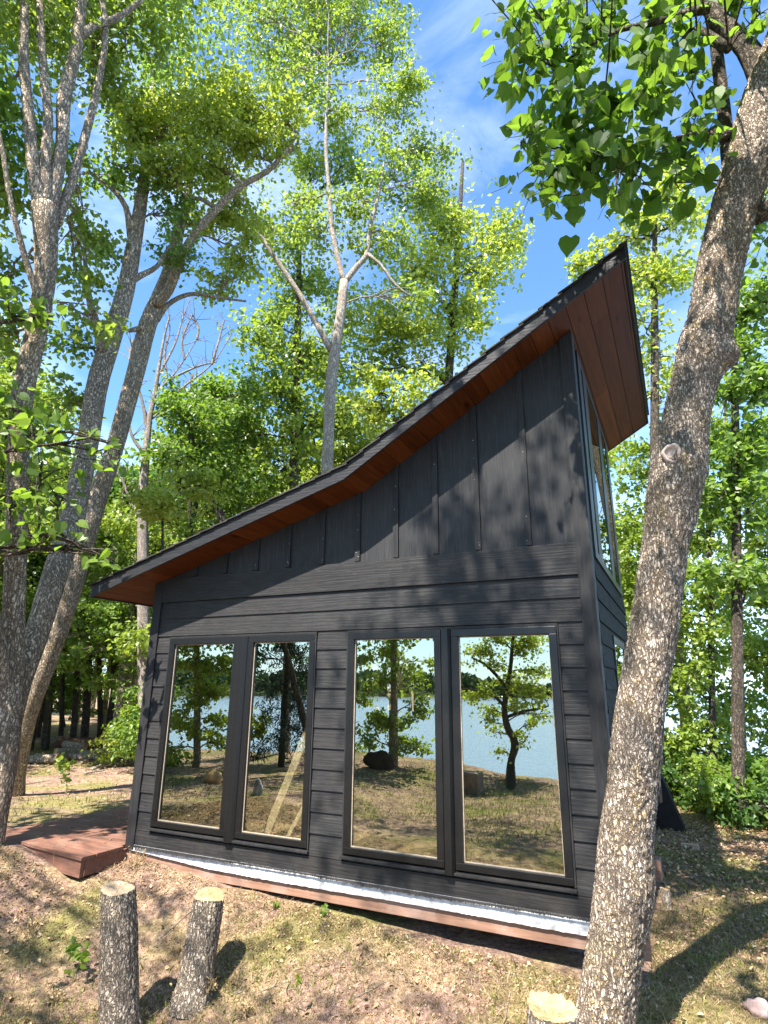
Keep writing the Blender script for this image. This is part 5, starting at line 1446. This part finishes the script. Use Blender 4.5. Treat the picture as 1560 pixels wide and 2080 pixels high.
# far shore: wooded hills
mb = MB(); NA = 200
hv = []
def far_r(a): return 372 + 26 * math.sin(a * 3 + 1) + 12 * math.sin(a * 9)
def far_h(a): return 10 + 5 * math.sin(a * 5 + .5) + 2.5 * math.sin(a * 13 + 2) + 2.2 * math.sin(a * 29)
A0, A1 = math.radians(-215), math.radians(75)
angs = np.linspace(A0, A1, NA)
rows_ = [(0, -2.0, 0), (6, 1.0, 0), (45, .5, .65), (140, 2, 1.0), (420, 2, 1.15)]
V = []
for a in angs:
    for dr, dz, fh in rows_:
        r = far_r(a) + dr; V.append((math.cos(a) * r, math.sin(a) * r, wz + dz + far_h(a) * fh * .45))
nr = len(rows_)
mb.add(V, [(i * nr + j, i * nr + nr + j, i * nr + nr + j + 1, i * nr + j + 1) for i in range(NA - 1) for j in range(nr - 1)])
tag(mb.build('hills', mat_plain('far_ground', (.09, .12, .05), .95, .1, .05), smooth=True), kind='structure')
mb = MB(); nn = 60000
a = rng.uniform(A0, A1, nn); cl = sines(a * 90, a * 0, 4, 1.0, 3); dr = rng.uniform(3, 120, nn)
rr = np.array([far_r(v) for v in a]) + dr; fh = np.array([far_h(v) for v in a])
topz = wz + 4 + fh * (.6 + dr / 300) + 2.2 * cl
z = wz + 1 + (topz - wz) * rng.uniform(0, 1, nn) ** .6
P = np.stack([np.cos(a) * rr, np.sin(a) * rr, z], -1)
add_leaves(mb, P, 4.2, T_DIAMOND, .5, None, 0, .2, .8)
FARLEAF = mat_leaf('far_wood_foliage', (.035, .065, .025), (.075, .11, .04), (.05, .09, .03), .15, .8, .1)
tag(mb.build('far_wood', FARLEAF), 'wooded far shore of the lake', 'forest', kind='stuff')

# ================================================================== GRASS AND LITTER
def scatter_blades(nm, n, box, hgt, mat, wid=.004, dens=None, lean=.6):
    mb = MB()
    x = rng.uniform(box[0], box[1], n); y = rng.uniform(box[2], box[3], n)
    if dens is not None:
        kp = rng.random(n) < dens(x, y); x, y = x[kp], y[kp]
    kp = ~((x > -.02) & (x < 4.1) & (y > -.04) & (y < 2.6)) & ~((x > -1.4) & (x < .0) & (y > -.5) & (y < 2.3)) & (shore(x, y) < .3)
    x, y = x[kp], y[kp]; n = len(x)
    z = ground_z(x, y)
    h = hgt * rng.uniform(.4, 1.3, n); a = rng.uniform(0, 6.28, n); ln = rng.normal(size=(n, 2)) * lean
    B = np.stack([x, y, z - .004], -1); w = wid * rng.uniform(.6, 1.3, n)
    s = np.stack([np.cos(a) * w, np.sin(a) * w, 0 * a], -1)
    mid = B + np.stack([ln[:, 0] * h * .35, ln[:, 1] * h * .35, h * .6], -1)
    tip = B + np.stack([ln[:, 0] * h, ln[:, 1] * h, h * rng.uniform(.5, 1, n)], -1)
    V = np.stack([B - s, B + s, mid + s * .7, mid - s * .7, tip], 1).reshape(-1, 3)
    i = np.arange(n)[:, None] * 5
    base = mb.n
    mb.v.append(V); mb.n += len(V)
    mb.f.setdefault(4, []).append((base + i + np.array([[0, 1, 2, 3]]), 0)); mb.f.setdefault(3, []).append((base + i + np.array([[3, 2, 4]]), 0))
    return tag(mb.build(nm, mat), kind='stuff')
GRASSG = mat_leaf('green_grass', (.10, .125, .025), (.24, .24, .07), (.25, .30, .06), .3, .6, .2)
GRASSD = mat_leaf('dry_grass', (.26, .17, .085), (.56, .42, .25), (.4, .3, .15), .25, .8, .15)
moss_d = lambda x, y: np.clip(.10 + 1.1 * (sines(x, y, 41, .9, 4) + .12) + .7 * np.exp(-((x - .7) ** 2 + (y + 1.7) ** 2) / .9), .03, 1)
dry_d = lambda x, y: np.clip(.55 - .5 * sines(x, y, 43, 1.3, 4), .1, 1)
o = scatter_blades('green_grass', 230000, (-1.5, 5.8, -3.4, .6), .030, GRASSG, .0018, moss_d); tag(o, 'short yellow-green grass in patches in front of the cabin', 'grass')
o = scatter_blades('dry_grass', 330000, (-1.5, 6.0, -3.4, 2.2), .034, GRASSD, .0015, dry_d, 1.3); tag(o, 'dry straw-coloured grass on the bare soil round the cabin', 'grass')
o = scatter_blades('lawn_grass', 240000, (-12, 9, -10, 13), .06, GRASSG, .005, moss_d); tag(o, 'thin grass of the clearing and the lake-side lawn', 'grass')
mb = MB(); n = 90000
x = np.concatenate([rng.uniform(-1.6, 6.5, n // 2), rng.uniform(-10, 8, n // 2)]); y = np.concatenate([rng.uniform(-3.4, 5, n // 2), rng.uniform(-9, 12, n // 2)])
clus = sines(x, y, 47, 1.0, 4); kp = (rng.random(len(x)) < np.clip(.35 + .7 * clus + 1.2 * (x > 3.9) * (y > 2.2) - .3 * (y < 0), .06, 1)) & (shore(x, y) < 0) & ~((x > -.02) & (x < 4.1) & (y > -.04) & (y < 2.6)) & ~((x > -1.4) & (x < .0) & (y > -.5) & (y < 2.3))
x, y = x[kp], y[kp]
P = np.stack([x, y, ground_z(x, y) + .010 + .008 * rng.random(len(x))], -1)
add_leaves(mb, P, .034, T_OVAL, 1.4, None, 0, 0, .6)
LIT = mat_leaf('fallen_leaf', (.12, .06, .035), (.58, .40, .25), (.3, .18, .08), .15, .8, .15)
n = 95000; x = rng.uniform(-1.4, 6.0, n); y = rng.uniform(-3.0, 1.5, n)
kp = (rng.random(n) < np.clip(.5 + .6 * sines(x, y, 51, 2.2, 4), .08, 1)) & ~((x > -.02) & (x < 4.1) & (y > -.02) & (y < 2.6)) & ~((x > -1.5) & (x < .0) & (y > -.5) & (y < 2.3))
x, y = x[kp], y[kp]
add_leaves(mb, np.stack([x, y, ground_z(x, y) + .005 + .006 * rng.random(len(x))], -1), .016, T_DIAMOND, 1.0, None, 0, 0, .8)
tag(mb.build('leaf_litter', LIT), 'brown and tan fallen leaves scattered over the ground', 'leaf litter', kind='stuff')
# a few pale leaves lying on the deck and caught on the roof edge
mb = MB()
P = np.array([dk(rng.uniform(.05, 1.1), rng.uniform(.05, 1.4), TOP + .006) for _ in range(14)]); add_leaves(mb, P, .05, T_OVAL, 4, None, 0, 0, .3)
tag(mb.build('deck_litter', LIT), 'few dry leaves lying on the red deck', 'leaf litter', kind='stuff')
# twigs
mb = MB()
for _ in range(520):
    x, y = rng.uniform(-2.5, 6.5), rng.uniform(-3.6, 5)
    if -.05 < x < 4.15 and -.06 < y < 2.6 or (-1.4 < x < 0 and -.5 < y < 2.3): continue
    a = rng.uniform(0, 3.14); L = rng.uniform(.03, .16); r = rng.uniform(.0012, .003)
    q = [np.array([x + math.cos(a) * L * s, y + math.sin(a) * L * s, 0]) + np.array([rng.normal(), rng.normal(), 0]) * .006 for s in (-1, 0, 1)]
    for v in q: v[2] = gz(v[0], v[1]) + .008
    mb.tube(q, [r, r, r * .6], 5)
tag(mb.build('twigs', BARK_PALE), 'thin dry twigs scattered over the bare ground', 'twigs', kind='stuff')
# tall dry grass tufts
def tuft(label, px, py, n, hgt, group=None):
    P_ = on_ground(px, py); t = thing('grass_tuft', tuple(P_), label, 'grass tuft', group); mb = MB()
    for _ in range(n):
        e = P_ + np.array([rng.normal() * hgt * .35, rng.normal() * hgt * .3, hgt * rng.uniform(.5, 1)])
        L = limb_to(mb, P_ + rng.normal(size=3) * np.array([.02, .02, 0]), .0022, e, .0006, -.15, 7, 3, .03)
        if rng.random() < .5: add_leaves(mb, L[4:] + rng.normal(size=(3, 3)) * .008, .02, T_OVAL, .2)
    mb.build('blades', GRASSD, t)
tuft('tall straw grass seed heads between the red deck and the cabin corner', 243, 1712, 22, .30)
tuft('bent dry weed stalks at the front edge of the red deck', 118, 1775, 10, .26)
tuft('dry grass bunch at the foot of the left cabin corner', 275, 1760, 30, .14)
tuft('green and straw grass bunch at the foot of the leaning cut trunk', 372, 2040, 40, .09)

for k_, (px, py, n_, h_, lab_) in enumerate([(205, 2070, 46, .08, 'grass round the foot of the tall upright cut trunk, on its left'), (285, 2075, 40, .07, 'grass round the foot of the tall upright cut trunk, on its right'), (428, 2010, 34, .06, 'short straw grass right of the foot of the leaning cut trunk'),
                                             (60, 1900, 60, .09, 'yellow-green grass clump near the lower left edge of the lawn'), (110, 2040, 60, .08, 'green grass clump in the lower left corner'), (500, 2060, 40, .05, 'sparse grass clump at the bottom of the bare soil'), (1085, 2070, 30, .06, 'grass beside the short broken stump')]):
    tuft(lab_, px, py, n_, h_)
